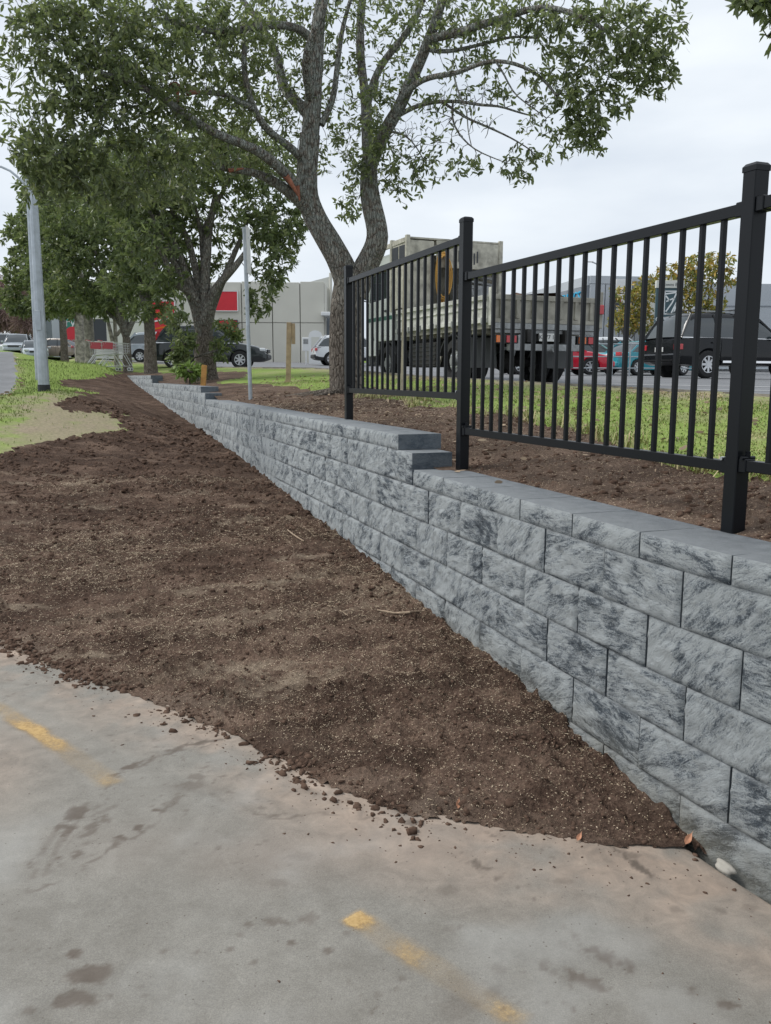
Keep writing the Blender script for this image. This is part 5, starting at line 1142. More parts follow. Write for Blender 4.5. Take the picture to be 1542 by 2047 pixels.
def leaves_np(C, D, L0, W0, rg, droop=.25):
    """one leaf per row: C base (n,3), D unit direction (n,3)"""
    n = len(C); ln = L0*(.65+.6*rg.random(n))[:, None]; wd = W0*(.7+.5*rg.random(n))[:, None]
    D = D/(np.linalg.norm(D, axis=1)[:, None]+1e-9); rr = rg.normal(size=(n, 3)); S = np.cross(D, rr); S /= np.linalg.norm(S, axis=1)[:, None]+1e-9; N = np.cross(D, S)
    dz_ = np.array([0, 0, 1])*ln*droop*rg.random((n, 1)); p1 = C+D*ln*.30-dz_*.15; p2 = C+D*ln*.70-dz_*.55; tip = C+D*ln-dz_
    V = np.concatenate([C, p1+S*wd*.46+N*wd*.12, p1-S*wd*.46+N*wd*.12, p2-S*wd*.46+N*wd*.12, p2+S*wd*.46+N*wd*.12, tip]); i = np.arange(n)
    F = [np.stack([i+n, i+2*n, i+3*n, i+4*n], -1), np.concatenate([np.stack([i, i+2*n, i+n], -1), np.stack([i+4*n, i+3*n, i+5*n], -1)])]
    return V, F, np.clip(rg.random(n)*.8+.1, 0, 1)
def grow(nodes, nrad, clumps, rg, step=.16, bend=.35, sag=.0, taper=.0035, maxr=.016):
    """connect tips sampled in clumps to the nearest branch node; returns tubes, tip pts, tip dirs, shade"""
    N = [nodes]; Rr = [nrad]; tips = []; tdir = []; clid = []; parts = []
    cand = []
    for ci, (c, r, n, *rest) in enumerate(clumps):
        c = np.array(c, dtype=float); r = np.array(r, dtype=float)
        u = rg.normal(size=(n, 3)); u /= np.linalg.norm(u, axis=1)[:, None]; q = c+u*r*(rg.random((n, 1))**(1/2.4))
        cand.append(np.c_[q, np.full(n, ci)])
    cand = np.concatenate(cand); P = cand[:, :3]
    d0 = np.min(np.linalg.norm(P[:, None, :]-nodes[None, ::3, :], axis=2), axis=1); order = np.argsort(d0*(.8+.4*rg.random(len(d0))))
    cap = len(nodes)+len(P)*14; A = np.empty((cap, 3)); B = np.empty(cap); A[:len(nodes)] = nodes; B[:len(nodes)] = nrad; k = len(nodes)
    for i in order:
        p = P[i]; d = np.linalg.norm(A[:k]-p, axis=1)+np.where(B[:k] < .006, .08, 0)+np.where(B[:k] > .09, .5, 0); j = int(np.argmin(d)); a = A[j]; L_ = float(np.linalg.norm(p-a))
        if L_ < .03: continue
        m = max(3, min(14, int(L_/step)+2)); t = np.linspace(0, 1, m)[:, None]; side = rg.normal(size=3)*L_*bend*.35; Q = a+(p-a)*t+side*np.sin(t*math.pi)*(1-t*.3)+np.array([0, 0, 1])*L_*.10*np.sin(t*math.pi)
        Q[1:-1] += rg.normal(size=(m-2, 3))*min(L_, 1)*.035
        r0 = min(B[j]*.8, maxr, taper*1.6+.006*L_); r = r0+(taper-r0)*t[:, 0]
        parts.append((Q, r)); A[k:k+m-1] = Q[1:]; B[k:k+m-1] = r[1:]; k += m-1
        tips.append(Q[-1]); tdir.append(Q[-1]-Q[-2]); clid.append(int(cand[i, 3]))
        if L_ > .35: 
            for fr in (.55, .78): jx = int(m*fr); tips.append(Q[jx]); tdir.append(Q[jx]-Q[jx-1]+rg.normal(size=3)*.05); clid.append(int(cand[i, 3]))
    return parts, np.array(tips), np.array(tdir), np.array(clid)
def make_tree(name, label, loc, limbs, clumps, seed_, leafm, L0, W0, per=9, spread=.09, group=None, bark=None, tubesides=4, cat='tree', limblich=.7, twig_scale=1, droop=.25, maxr=.016, crown_name='crown', lime=0, limb_n=12):
    """limbs: list of (points world, r0, r1, kind) ; first is the trunk; loc: base"""
    rg = np.random.default_rng(seed_); loc = Vector(loc); t = thing(name, label, cat, loc, 0, group); o = np.array(loc); bark = bark or M['bark']
    nodes = []; nr = []; limb_parts = []
    for li, (P, r0, r1) in enumerate(limbs):
        n = 40 if li < 3 and r0 > .15 else limb_n; V, F, Q, r = bark_tube(P, r0, r1, n, .13 if r0 > .08 else .09, li+seed_, .30 if li == 0 else 0)
        nodes.append(Q); nr.append(r); l_ = np.clip((V[:, 2]-o[2]-1.0)/1.6, 0, 1)*limblich if li < 3 else np.full(len(V), limblich)
        me = mesh_np('trunk' if li == 0 else 'limb', V-o, F, bark, t, dict(lich=l_), True)
    nodes = np.concatenate(nodes); nr = np.concatenate(nr)
    parts, tips, tdir, cl = grow(nodes, nr, clumps, rg, maxr=maxr)
    P3 = []
    for Q, r in parts:
        V, F, _ = tube_np(Q, r*twig_scale, tubesides); P3.append((V, F, np.full(len(V), 1.0)))
    V, F, A = merge(P3); tw = mesh_np('twigs', V-o, F, bark, t, dict(lich=A), True); tag(tw, kind='stuff')
    n = len(tips); dens = np.array([c[3] if len(c) > 3 else 1 for c in clumps])[cl]; cnt = rg.poisson(per*dens)+0; I = np.repeat(np.arange(n), cnt); m = len(I)
    td = tdir/(np.linalg.norm(tdir, axis=1)[:, None]+1e-9); D = td[I]*.75+rg.normal(size=(m, 3))*.62; C = tips[I]-td[I]*(rg.random((m, 1))*spread*.8)+rg.normal(size=(m, 3))*spread*.22
    V, F, rnd = leaves_np(C, D, L0, W0, rg, droop); cs = rg.random(len(tips))*.36-.18; rnd = np.clip(rnd+cs[I], 0, 1)
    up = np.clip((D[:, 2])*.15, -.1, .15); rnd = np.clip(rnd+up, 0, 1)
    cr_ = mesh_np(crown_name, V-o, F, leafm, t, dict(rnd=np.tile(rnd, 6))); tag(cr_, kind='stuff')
    return t, len(rnd)
YT = 13.0
def T(px, py, dy=0): return at(px, py, YT+dy)
tb = T(694, 776); tb = Vector((tb.x, tb.y, Hs(tb.x, tb.y)))
J = T(702, 548)
limbs = [
 ([tb+Vector((0,0,-.15)), tb+Vector((0,0,.15)), T(690,700), T(690,640), T(695,590), J], .225, .235),
 ([T(700,590), T(688,540), T(662,498), T(640,460), T(620,425), T(611,395), T(612,340), T(617,270)], .195, .135),
 ([T(706,590), T(722,545), T(742,512), T(757,478,-.1), T(748,440), T(737,405), T(735,360), T(738,310)], .190, .115),
 ([T(617,280), T(622,230), T(624,180), T(628,120), T(630,60), T(640,0), T(650,-70)], .135, .07),
 ([T(634,448,0), T(611,414,-.1), T(581,389,-.3), T(555,367,-.5), T(520,350,-.6), T(490,340,-.7), T(455,343,-.8), T(420,330,-1.0)], .10, .03),
 ([T(622,420,0), T(596,380,-.3), T(572,350,-.6), T(532,315,-.9), T(493,291,-1.1), T(443,276,-1.4), T(394,251,-1.7), T(345,212,-1.9), T(300,185,-2.1), T(250,160,-2.3), T(200,150,-2.5)], .085, .03),
 ([T(612,330,0), T(590,305,-.2), T(572,288,-.3), T(557,281,-.4), T(530,262,-.6), T(503,217,-.8), T(493,187,-.9), T(483,128,-1.0), T(487,90,-1.0)], .06, .035),
 ([T(503,217,-.8), T(480,205,-.9), T(463,197,-1), T(440,186,-1.1), T(419,182,-1.2), T(389,190,-1.3), T(372,188,-1.4), T(345,172,-1.5)], .04, .025),
 ([T(616,235,0), T(600,212,.1), T(567,187,.3), T(556,150,.4), T(552,113,.5), T(535,80,.7), T(512,40,.8), T(480,0,.9)], .085, .04),
 ([T(626,90), T(606,59,-.2), T(575,52,-.4), T(542,49,-.6), T(505,55,-.8), T(468,64,-1), T(424,66,-1.2), T(380,57,-1.4), T(330,40,-1.6)], .06, .03),
 ([T(620,210), T(612,160,-.3), T(604,125,-.4), T(618,85,-.5), T(640,30,-.6), T(655,-30,-.6)], .07, .04),
 ([T(736,340), T(755,285,.0), T(775,250,-.1), T(798,213,-.2), T(812,178,-.3), T(826,147,-.4), T(842,110,-.5), T(858,71,-.6), T(880,5,-.8), T(900,-60,-.8)], .105, .05),
 ([T(738,320), T(731,280,.2), T(729,230,.3), T(727,180,.4), T(718,120,.5), T(716,50,.6), T(725,-30,.6)], .09, .05),
 ([T(730,215,.3), T(744,160,.1), T(765,118,.1), T(787,95,0), T(812,66,0), T(831,33,0), T(850,-20,0)], .06, .035),
 ([T(855,78,-.6), T(885,70,-.8), T(918,65,-1), T(948,52,-1.1), T(973,44,-1.2), T(1028,27,-1.4), T(1071,11,-1.6), T(1115,16,-1.8), T(1164,33,-2.0), T(1210,60,-2.1)], .06, .022),
 ([T(800,208,-.2), T(812,180,-.5), T(835,160,-.6), T(870,150,-.8), T(905,150,-1), T(945,130,-1.2), T(985,118,-1.4), T(1030,125,-1.5), T(1080,150,-1.6), T(1110,190,-1.7)], .042, .016),
 ([T(786,235,-.1), T(820,215,-.3), T(850,205,-.4), T(880,202,-.5), T(929,202,-.7), T(962,213,-.8), T(995,207,-.9), T(1028,224,-1), T(1055,229,-1)], .036, .010),
 ([T(880,202,-.5), T(905,218,-.6), T(924,235,-.6), T(957,246,-.7), T(1006,268,-.8), T(1038,284,-.9), T(1060,300,-.9)], .020, .008),
 ([T(765,265,0), T(790,262,-.3), T(810,270,-.4), T(830,290,-.5), T(845,320,-.5)], .02, .007),
 ([T(903,206,-.6), T(898,240,-.7), T(915,270,-.8), T(945,300,-.9), T(985,315,-1), T(1010,325,-1)], .016, .006),
 ([T(905,150,-1), T(912,190,-1.1), T(935,215,-1.1), T(930,260,-1.2), T(940,290,-1.2)], .013, .006),
 ([T(985,118,-1.4), T(1010,150,-1.4), T(1018,185,-1.4), T(1050,205,-1.5), T(1090,235,-1.5)], .013, .006),
 ([T(858,100,-.6), T(890,105,-.7), T(930,95,-.9), T(975,85,-1.0), T(1020,70,-1.2), T(1070,75,-1.4)], .03, .012),
 ([T(700,-10,.4), T(680,60,.3), T(672,130,.2), T(665,200,.1), T(640,250,0)], .025, .05),
]
def cl(px, py, rx, ry, dy, rdy, n, d=1.0):
    c = T(px, py, dy); s = 1746/(YT+dy); return (tuple(c), (rx/s, rdy, ry/s), n, d)
clumps = [
 cl(1230,90,110,85,-1.9,.5,186,1.1), cl(1300,70,70,80,-1.9,.4,93,1.2), cl(1150,50,90,70,-1.7,.5,105), cl(1190,190,85,60,-1.7,.4,117,1.1), cl(1310,150,45,45,-1.9,.3,49,1.2),
 cl(1150,250,60,50,-1.5,.3,68,1.1), cl(1185,270,30,40,-1.5,.2,24,1.2), cl(1100,150,60,60,-1.5,.4,55), cl(1040,40,80,50,-1.4,.4,86,.9), cl(960,50,70,60,-1,.4,79,.8), cl(1140,300,70,12,-1.4,.2,9,.8),
 cl(880,40,70,55,-.6,.6,86,.9), cl(940,120,80,40,-.9,.4,39,.5), cl(800,60,70,60,0,.7,79,.7), cl(790,160,50,60,-.2,.5,43,.6), cl(890,180,70,45,-.6,.4,36,.6),
 cl(1035,335,38,28,-.9,.15,18,1.2), cl(990,180,28,22,-.8,.2,11,1.2), cl(1015,195,20,12,-.9,.1,5,1), cl(840,335,60,35,-.4,.3,31,1.1), cl(925,330,70,20,-.7,.3,18,1.1), cl(790,340,45,45,-.2,.3,25,.9), cl(1060,310,50,25,-.9,.2,12,1), cl(870,250,70,60,-.5,.3,25,.4), cl(800,390,40,25,-.1,.2,7,.6),
 cl(745,300,45,60,-.4,.25,43,1.2), cl(715,345,28,45,-.3,.2,18,1.2), cl(695,420,30,45,.6,.4,28,1.0), cl(745,210,40,50,-.4,.3,36,1.0), cl(690,180,70,90,.6,.6,86,.8), cl(690,60,80,70,.4,.7,93,.8), cl(680,300,50,80,.6,.5,57,.8),
 cl(590,130,70,80,.5,.7,93,.8), cl(560,40,80,50,.2,.8,123,.9), cl(550,230,70,60,.3,.6,114,.8), cl(650,-20,120,40,0,.8,72,.8), cl(840,-20,100,30,-.3,.6,43,.8),
 cl(480,60,80,60,-.8,.8,161,.9), cl(470,160,70,60,-.6,.7,142,.9), cl(400,40,80,60,-1.3,.7,144,1.0), cl(380,130,80,60,-1.4,.7,144,1.0), cl(450,250,70,50,-.6,.7,142,.9), cl(350,230,80,60,-1.6,.7,136,1),
 cl(300,60,90,65,-1.8,.7,174,1.1), cl(280,160,90,60,-2.0,.7,167,1.1), cl(200,60,90,70,-2.2,.6,174,1.1), cl(190,160,90,60,-2.3,.6,174,1.1), cl(110,90,80,80,-2.4,.5,152,1.0), cl(120,200,80,60,-2.4,.5,128,1.0), cl(230,250,90,50,-2.1,.6,144,1), cl(100,20,80,40,-2.4,.5,83,.9),
 cl(40,60,55,60,-2.4,.4,45,.8), cl(50,250,55,60,-2.4,.4,45,.8), cl(140,290,80,40,-2.2,.5,91,1), cl(25,150,40,50,-2.4,.3,25,.8), cl(20,290,30,20,-2.4,.3,10,.9),
 cl(110,330,80,50,-2.3,.5,144,1), cl(90,385,50,28,-2.2,.4,45,1.0), cl(210,370,80,50,-2.0,.5,128,1), cl(60,320,40,40,-2.4,.3,45,.9), cl(320,380,80,40,-1.6,.5,83,.9), cl(520,330,70,40,-.3,.6,85,.8), cl(400,320,80,40,-1.2,.6,91,.9), cl(300,310,80,40,-1.7,.6,98,1),
]
# hanging fine twigs without leaves inside the right half
clumps += [cl(930,210,90,70,-.8,.3,90,.05), cl(850,270,80,60,-.5,.3,90,.10), cl(720,240,120,160,.1,.5,80,.15), cl(1060,230,40,60,-1.3,.3,40,.25), cl(780,330,60,60,-.2,.3,40,.3), cl(600,250,120,120,0,.6,60,.2)]
main, nl = make_tree('forked_tree', 'big forked evergreen tree with grooved bark and wide open crown, just left of the fence', tb, limbs, clumps, 11, M['leaf'], .090, .032, per=7.2, spread=.10, limblich=.95)
print('main leaves', nl)
# swelling on the right stem and torn reddish wood where branches broke off
def torn(p0, p1, r, lab=None):
    V, F, Q, r_ = bark_tube([p0, (Vector(p0)+Vector(p1))/2+Vector((.02, 0, .01)), p1], r, r*.35, 9, .3, 5); mesh_np('torn_stub', V-np.array(tb), F, M['torn'], main, None, True)
torn(T(569,352,-.7), T(594,392,-.55), .045); torn(T(592,372,-.5), T(597,402,-.45), .03); torn(T(345,172,-1.6), T(372,186,-1.55), .05); torn(T(372,188,-1.6), T(398,186,-1.5), .04); torn(T(352,185,-1.7), T(350,235,-1.7), .022); torn(T(455,343,-.9), T(485,338,-.85), .03); torn(T(345,170,-1.6), T(335,172,-1.7), .03)
V, F, Q, r_ = bark_tube([T(752,508,-.12), T(768,482,-.12), T(762,455,-.08)], .06, .05, 14, .12, 3); mesh_np('burl', V-np.array(tb), F, M['bark'], main, dict(lich=np.full(len(V), .4)), True)
# roots
for i, (a_, l_) in enumerate(((200, .7), (170, .9), (235, .8), (290, .7), (140, .6), (330, .6))):
    d = Vector((math.cos(R(a_)), math.sin(R(a_)), 0)); P = []
    for k in range(6): f = k/5; q = tb+d*(.16+l_*f)+Vector((.05*math.sin(i+k), .05*math.cos(i*2+k), 0)); q.z = Hs(q.x, q.y)+.06*(1-f)**1.5-.015; P.append(q)
    V, F, Q, r_ = bark_tube(P, .06, .015, 9, .15, i); mesh_np('root', V-np.array(tb), F, M['bark'], main, dict(lich=np.zeros(len(V))), True)

def generic_tree(name, label, px, Y, trunk_r, fork_h, crown, seed_, leafm, L0, W0, per, group=None, bark=None, lean=0, nl=5, scale=1, lim=.5, cat='tree', pyb=740, spread=.12, fk=None):
    """crown: list of image clumps (px,py,rx,ry,dy,rdy,n,d)"""
    b = at(px, pyb, Y); b = Vector((b.x, Y, Hs(b.x, Y))); rg = np.random.default_rng(seed_)
    top = b+Vector((lean, 0, fork_h)); limbs_ = [([b-Vector((0, 0, .15)), b+Vector((lean*.15, 0, fork_h*.3)), b+Vector((lean*.5, 0, fork_h*.65)), top], trunk_r, trunk_r*.8)]
    cs = [at(c[0], c[1], Y+c[4]) for c in crown]; sel = sorted(range(len(cs)), key=lambda i: -crown[i][6])[:nl]
    for i in sel:
        c = cs[i]; d = c-top; mid = top+d*.45+Vector((rg.normal()*.25, rg.normal()*.2, .28*d.length*.5+.1)); limbs_.append(([top-Vector((0, 0, trunk_r*1.2)), top+d*.12+Vector((0, 0, .25)), mid, c], trunk_r*.55, .025))
    for f in (fk or []): limbs_.append(([at(x_, y_, Y+dy_) for x_, y_, dy_ in f[0]], f[1], f[2]))
    s_ = lambda dy_: 1746/(Y+dy_)
    cl_ = [(tuple(cs[i]), (c[2]/s_(c[4]), c[5], c[3]/s_(c[4])), c[6], c[7]) for i, c in enumerate(crown)]
    return make_tree(name, label, b, limbs_, cl_, seed_, leafm, L0, W0, per=per, spread=spread, group=group, bark=bark, limblich=lim, tubesides=3, maxr=.03, twig_scale=1.4, limb_n=10)
GR = 'evergreen trees in a row along the verge'
# tree 2: thick, bushy base
t2, n2 = generic_tree('bushy_tree', 'thick trunked evergreen tree with leafy suckers round its base, standing before the dark SUV', 409, 21, .27, 1.05,
 [(300,480,70,60,-.5,1.2,150,1),(380,380,80,70,0,1.5,230,1),(470,330,80,60,0,1.5,200,1),(500,430,70,60,.2,1.2,160,.9),(550,500,50,50,.3,.9,100,1.0),(560,450,60,50,.3,.9,100,1.0),(430,480,60,40,.8,1,60,.7),(300,400,80,60,0,1.4,180,1),(330,560,50,30,-.6,.8,70,.9),(540,560,35,40,0,.6,46,1.0),(515,610,28,26,-.1,.4,26,1.1),(250,330,90,50,0,1.4,180,1),(420,300,120,40,0,1.5,160,1),(230,400,70,60,.4,1.4,160,1),(330,450,80,60,.8,1.2,180,1),(400,540,60,30,.9,.8,60,.8),(590,420,30,50,.2,.6,40,1.0),(560,340,50,60,.4,.9,90,.9),(350,640,30,30,-.8,.5,40,.8)],
 21, M['leaf_far'], .15, .05, 9, GR, lean=.02, nl=6, pyb=745,
 fk=[([(409,650,0),(418,600,-.1),(440,565,-.2),(470,535,-.3),(490,505,-.2)], .16, .06), ([(405,640,0),(385,585,-.2),(345,570,-.4),(330,520,-.5),(300,470,-.6)], .11, .05), ([(405,650,0),(395,560,.1),(375,480,.2),(340,420,.3)], .13, .05), ([(410,650,0),(408,560,0),(415,470,.1),(430,390,.2)], .15, .06)])
generic_tree('sucker_shrub', 'leafy green sucker growth round the foot of the thick bushy tree', 372, 20.2, .025, .25,
 [(368,690,28,30,-.4,.4,60,1),(350,712,16,16,-.4,.3,22,1),(450,655,22,16,-.3,.3,20,1),(440,700,22,30,-.2,.3,34,.8),(470,670,18,14,-.2,.3,22,1.0),(375,735,30,12,-.6,.3,50,1)], 22, M['leaf_far'], .13, .05, 8, nl=4, cat='shrub', pyb=748)
generic_tree('pale_shrub', 'small pale green leafy plant low beside the thick tree trunk behind the wall', 378, 19.0, .02, .1,
 [(375,742,26,14,0,.3,50,1),(392,748,14,8,0,.2,18,1)], 23, M['leaf_lime'], .17, .055, 6, nl=3, cat='plant', pyb=756)
# tree 3
generic_tree('verge_tree', 'evergreen tree with a straight dark trunk just right of the trolleys', 301, 28, .20, 1.9,
 [(230,420,80,70,0,1.5,230,1),(300,500,70,60,0,1.5,190,1),(170,400,70,70,0,1.3,190,1),(260,560,70,40,0,1.3,160,1),(200,330,80,50,0,1.4,180,1),(330,590,40,30,0,1,70,1),(300,330,90,60,.5,1.5,150,1),(290,625,45,20,-.3,1,60,.9)], 31, M['leaf_far'], .18, .06, 9, GR, nl=6, pyb=735)
# tree 4 forked
generic_tree('verge_tree', 'evergreen tree forking low into two arms directly behind the trolleys', 254, 33, .17, 1.3,
 [(180,500,70,60,0,1.6,230,1),(240,590,60,30,0,1.5,130,1),(130,470,50,70,0,1.2,190,1),(160,580,70,40,0,1.4,190,1),(210,620,50,18,0,1.3,90,1),(200,450,70,50,0,1.5,150,1),(260,500,60,60,1,1.5,160,1),(110,380,60,60,0,1.5,170,1)], 41, M['leaf_far'], .20, .07, 9, GR, nl=5, pyb=722,
 fk=[([(252,672,0),(262,650,0),(275,625,.2),(285,600,.3)], .12, .05), ([(250,665,0),(246,640,0),(240,615,.2)], .13, .06)])
generic_tree('verge_tree', 'slender pale forked tree behind the trolley basket', 232, 38, .10, 2.2,
 [(210,600,50,24,0,1.3,100,1),(250,560,50,40,0,1.3,80,1)], 43, M['leaf_far'], .22, .08, 8, GR, bark=M['bark_pale'], nl=3, pyb=715,
 fk=[([(224,684,0),(216,650,0),(208,622,0)], .10, .05), ([(232,672,0),(250,650,.1),(252,625,.2)], .08, .05)])
generic_tree('mottled_tree', 'tree with a broad pale mottled trunk left of the trolleys', 180, 36, .21, 2.6,
 [(120,540,60,50,0,1.6,200,1),(170,600,60,30,0,1.5,140,1),(100,610,50,24,0,1.2,110,1),(150,440,60,60,0,1.2,130,1)], 47, M['leaf_far'], .22, .08, 9, GR, bark=M['bark_pale'], nl=4, pyb=722)
generic_tree('mottled_tree', 'pale mottled trunk further back beside the green billboard', 160, 44, .26, 3.0,
 [(100,560,50,60,0,2,180,1),(140,620,40,20,0,1.5,70,1),(75,470,40,60,0,1.5,120,1)], 51, M['leaf_far'], .26, .09, 9, GR, bark=M['bark_pale'], nl=4, pyb=708)
generic_tree('verge_tree', 'dark evergreen tree at the left edge of the row, rising behind the lamp posts', 128, 48, .2, 3.0,
 [(60,560,50,50,0,2,200,1),(40,470,36,50,0,1.5,110,.9),(90,420,50,50,0,1.6,150,1),(70,620,50,20,0,1.6,120,1),(30,600,30,30,0,1.5,70,.9),(60,380,30,40,0,1,50,.8)], 53, M['leaf_far'], .28, .10, 9, GR, nl=5, pyb=702)
# far left bare pinkish trees and a dark hedge tree behind the road
generic_tree('bare_tree', 'bare pinkish twigged tree at the far left edge behind the road', -6, 78, .2, 2.5, [(0,610,45,45,0,3,330,1),(-30,600,60,60,0,3,160,1),(24,640,24,20,0,2,80,1)], 61, M['twig_pink'], .9, .06, 9, nl=6, pyb=690)
generic_tree('bare_tree', 'bare tan brown tree beside the second lamp post at the far left', 52, 72, .2, 2.5, [(48,620,22,50,0,2,200,1),(60,650,20,26,0,2,90,1)], 63, M['twig_pink'], .7, .05, 8, nl=5, pyb=692, bark=M['bark_pale'])
generic_tree('distant_tree', 'small dark green tree between the bare trees at the far left', 26, 84, .2, 1.5, [(28,640,20,24,0,2,150,1),(45,600,25,30,0,2,90,1)], 65, M['leaf_far'], .5, .2, 9, nl=4, pyb=690)
# autumn tree at right, behind the black car
generic_tree('autumn_tree', 'yellowing autumn tree rising behind the black four wheel drive and the pylon sign', 1392, 43, .11, 1.6,
 [(1400,540,60,34,0,1.2,190,.8),(1350,560,50,40,0,1.1,150,.8),(1300,560,26,22,0,.9,50,.7),(1390,600,60,36,0,1.1,150,.8),(1445,560,32,26,0,.8,44,.7),(1430,520,34,22,0,.8,50,.7),(1340,610,30,28,0,.9,60,.8),(1420,620,34,26,0,.9,50,.8)], 71, M['leaf_autumn'], .22, .09, 6, nl=6, pyb=720)
generic_tree('autumn_tree', 'smaller yellow green autumn tree between the frankie sign and the pylon sign', 1250, 45, .08, 1.1,
 [(1265,600,34,40,0,1,120,.8),(1245,640,34,26,0,1,100,.8),(1285,640,30,30,0,1,90,.9),(1230,585,16,18,0,.6,26,.7),(1290,590,26,30,0,1,60,.8)], 73, M['leaf_autumn'], .22, .09, 6, nl=5, pyb=715)
# dark leafy branch reaching in at the top right, from a tree standing outside the frame
b = Vector((5.6, 6.2, 0)); b.z = Hs(5.6, 6.2)
def T2(px, py, Y): return at(px, py, Y)
lm = [([b-Vector((0,0,.1)), b+Vector((.05,0,1.2)), b+Vector((0,0,2.4))], .16, .12), ([b+Vector((0,0,2.3)), b+Vector((-.3,0,3.0)), T2(1700,-60,6.4), T2(1600,-10,6.4), T2(1535,0,6.4), T2(1490,5,6.4)], .07, .012), ([b+Vector((0,0,2.3)), b+Vector((.6,.3,3.4)), b+Vector((1.4,.6,4.2))], .08, .02), ([T2(1660,-30,6.4), T2(1610,30,6.4), T2(1565,60,6.4), T2(1530,70,6.4)], .025, .008)]
def c2(px, py, rx, ry, Y, rdy, n, d=1): c = at(px, py, Y); s = 1746/Y; return (tuple(c), (rx/s, rdy, ry/s), n, d)
make_tree('overhanging_tree', 'tree just outside the right edge, its dark leaf sprays dipping into the top right corner', b, lm, [c2(1500,0,38,16,6.4,.12,26,1), c2(1555,12,34,26,6.4,.15,36,1), c2(1575,75,40,30,6.4,.15,34,1), c2(1620,20,60,70,6.4,.3,90,1), c2(1700,0,80,90,6.4,.4,110,1), c2(1530,66,12,8,6.4,.05,6,1), ((b.x+1.2, b.y+.6, b.z+4), (1.2, 1, .8), 200, 1)], 81, M['leaf'], .10, .030, per=8, spread=.07)
# ------------------------------------------------------------------ small stuff lying on the ground
def instances_np(proto_v, proto_f, P, S, rg, flat=1.0, rnd=None):
    """random rotated copies of a small proto merged in one mesh"""
    n = len(P); q = rg.normal(size=(n, 4)); q /= np.linalg.norm(q, axis=1)[:, None]; w, x, y, z = q.T
    Rm = np.stack([np.stack([1-2*(y*y+z*z), 2*(x*y-z*w), 2*(x*z+y*w)], -1), np.stack([2*(x*y+z*w), 1-2*(x*x+z*z), 2*(y*z-x*w)], -1), np.stack([2*(x*z-y*w), 2*(y*z+x*w), 1-2*(x*x+y*y)], -1)], 1)
    V = np.einsum('nij,kj->nki', Rm, proto_v)*S[:, None, None]; V[:, :, 2] *= flat; V += P[:, None, :]
    F = (proto_f[None]+(np.arange(n)*len(proto_v))[:, None, None]).reshape(-1, proto_f.shape[1]); return V.reshape(-1, 3), F
bm = bmesh.new(); bmesh.ops.create_icosphere(bm, subdivisions=1, radius=1); ico_v = np.array([v.co[:] for v in bm.verts]); ico_f = np.array([[v.index for v in f.verts] for f in bm.faces]); bm.free()
from mathutils.bvhtree import BVHTree
def bvh(o): me = o.data; return BVHTree.FromPolygons([v.co for v in me.vertices], [p.vertices[:] for p in me.polygons])
BS, BD, BB, BV, BG = bvh(soil), bvh(drv), bvh(bk), bvh(verge), bvh(gv)
def zof(B, x, y, d=None):
    h = B.ray_cast(Vector((x, y, 30)), Vector((0, 0, -1)))
    return h[0].z if h[0] is not None else d
rg = np.random.default_rng(5)
def scatter(n, xr, yr, Bs, keep=None, ypow=None):
    X = rg.uniform(*xr, n); Y = rg.uniform(*yr, n) if ypow is None else yr[0]*(yr[1]/yr[0])**rg.random(n)
    if keep is not None: k = keep(X, Y); X, Y = X[k], Y[k]
    out = []
    for x_, y_ in zip(X, Y):
        z_ = None
        for B in Bs:
            z_ = zof(B, x_, y_)
            if z_ is not None: break
        if z_ is not None: out.append((x_, y_, z_))
    return np.array(out)
inview = lambda X, Y, m=.05: (np.abs(X/np.maximum(Y, .1)) < .46+m)
# clods of soil
def kc(X, Y):
    e = Y-concrete_edge_y(X); r_ = fbm(X*2.1, Y*2.1, 4, 3); edge = np.exp(-(e/.14)**2); p = .16+.75*edge*sstep(.35, .6, fbm(X*2.5, Y*2.5, 3, 303))+np.clip(fbm(X*3, Y*5, 3, 305)-.5, 0, 1)*3.2
    return inview(X, Y) & (rg.random(len(X)) < p) & (X < Xw(Y)-.02) & (e > -.10)
P = scatter(80000, (-6, 1.3), (2.4, 15), [BS], kc, 1)
S = .004+.011*rg.random(len(P))**3; S *= np.clip(P[:, 1]/4.4, .8, 3)*.95
jv = ico_v*(1+.34*rg.normal(size=(len(ico_v), 1)))*np.array([1.25, .9, .8])
V, F = instances_np(jv, ico_f, P, S, rg, .75); tag(mesh_np('soil_clods', V, F, M['clod'], None, None, True), 'loose dark soil crumbs strewn over the seeded bed', 'soil', kind='stuff')
def ke(X, Y): e = Y-concrete_edge_y(X); return inview(X, Y) & (rg.random(len(X)) < np.exp(-((e-.02)/.11)**2)*sstep(.36, .66, fbm(X*2.2, Y*2.2, 3, 313))) & (X < Xw(Y)-.03)
P = scatter(42000, (-2.6, 1.2), (2.5, 5.6), [BS, BD], ke); S = .003+.017*rg.random(len(P))**3.2
V, F = instances_np(jv, ico_f, P, S, rg, .8); tag(mesh_np('soil_clods', V, F, M['clod'], None, None, True), 'bigger clods of soil heaped along the edge of the concrete', 'soil', kind='stuff')
P = scatter(5200, (-2.4, 1.5), (1.6, 4.2), [BD], lambda X, Y: inview(X, Y) & (rg.random(len(X)) < .008+.5*np.exp(-((Y-concrete_edge_y(X)+.12)/.18)**2)+.20*sstep(0, .5, (X-.0)*.72+(Y-2.45)*.69)*sstep(.4, .65, fbm(X*5, Y*5, 3, 307))))
V, F = instances_np(jv, ico_f, P, .002+.0055*rg.random(len(P))**2.5, rg, .5); tag(mesh_np('grit', V, F, M['clod'], None, None, True), 'crumbs of soil and grit scattered on the concrete', 'grit', kind='stuff')
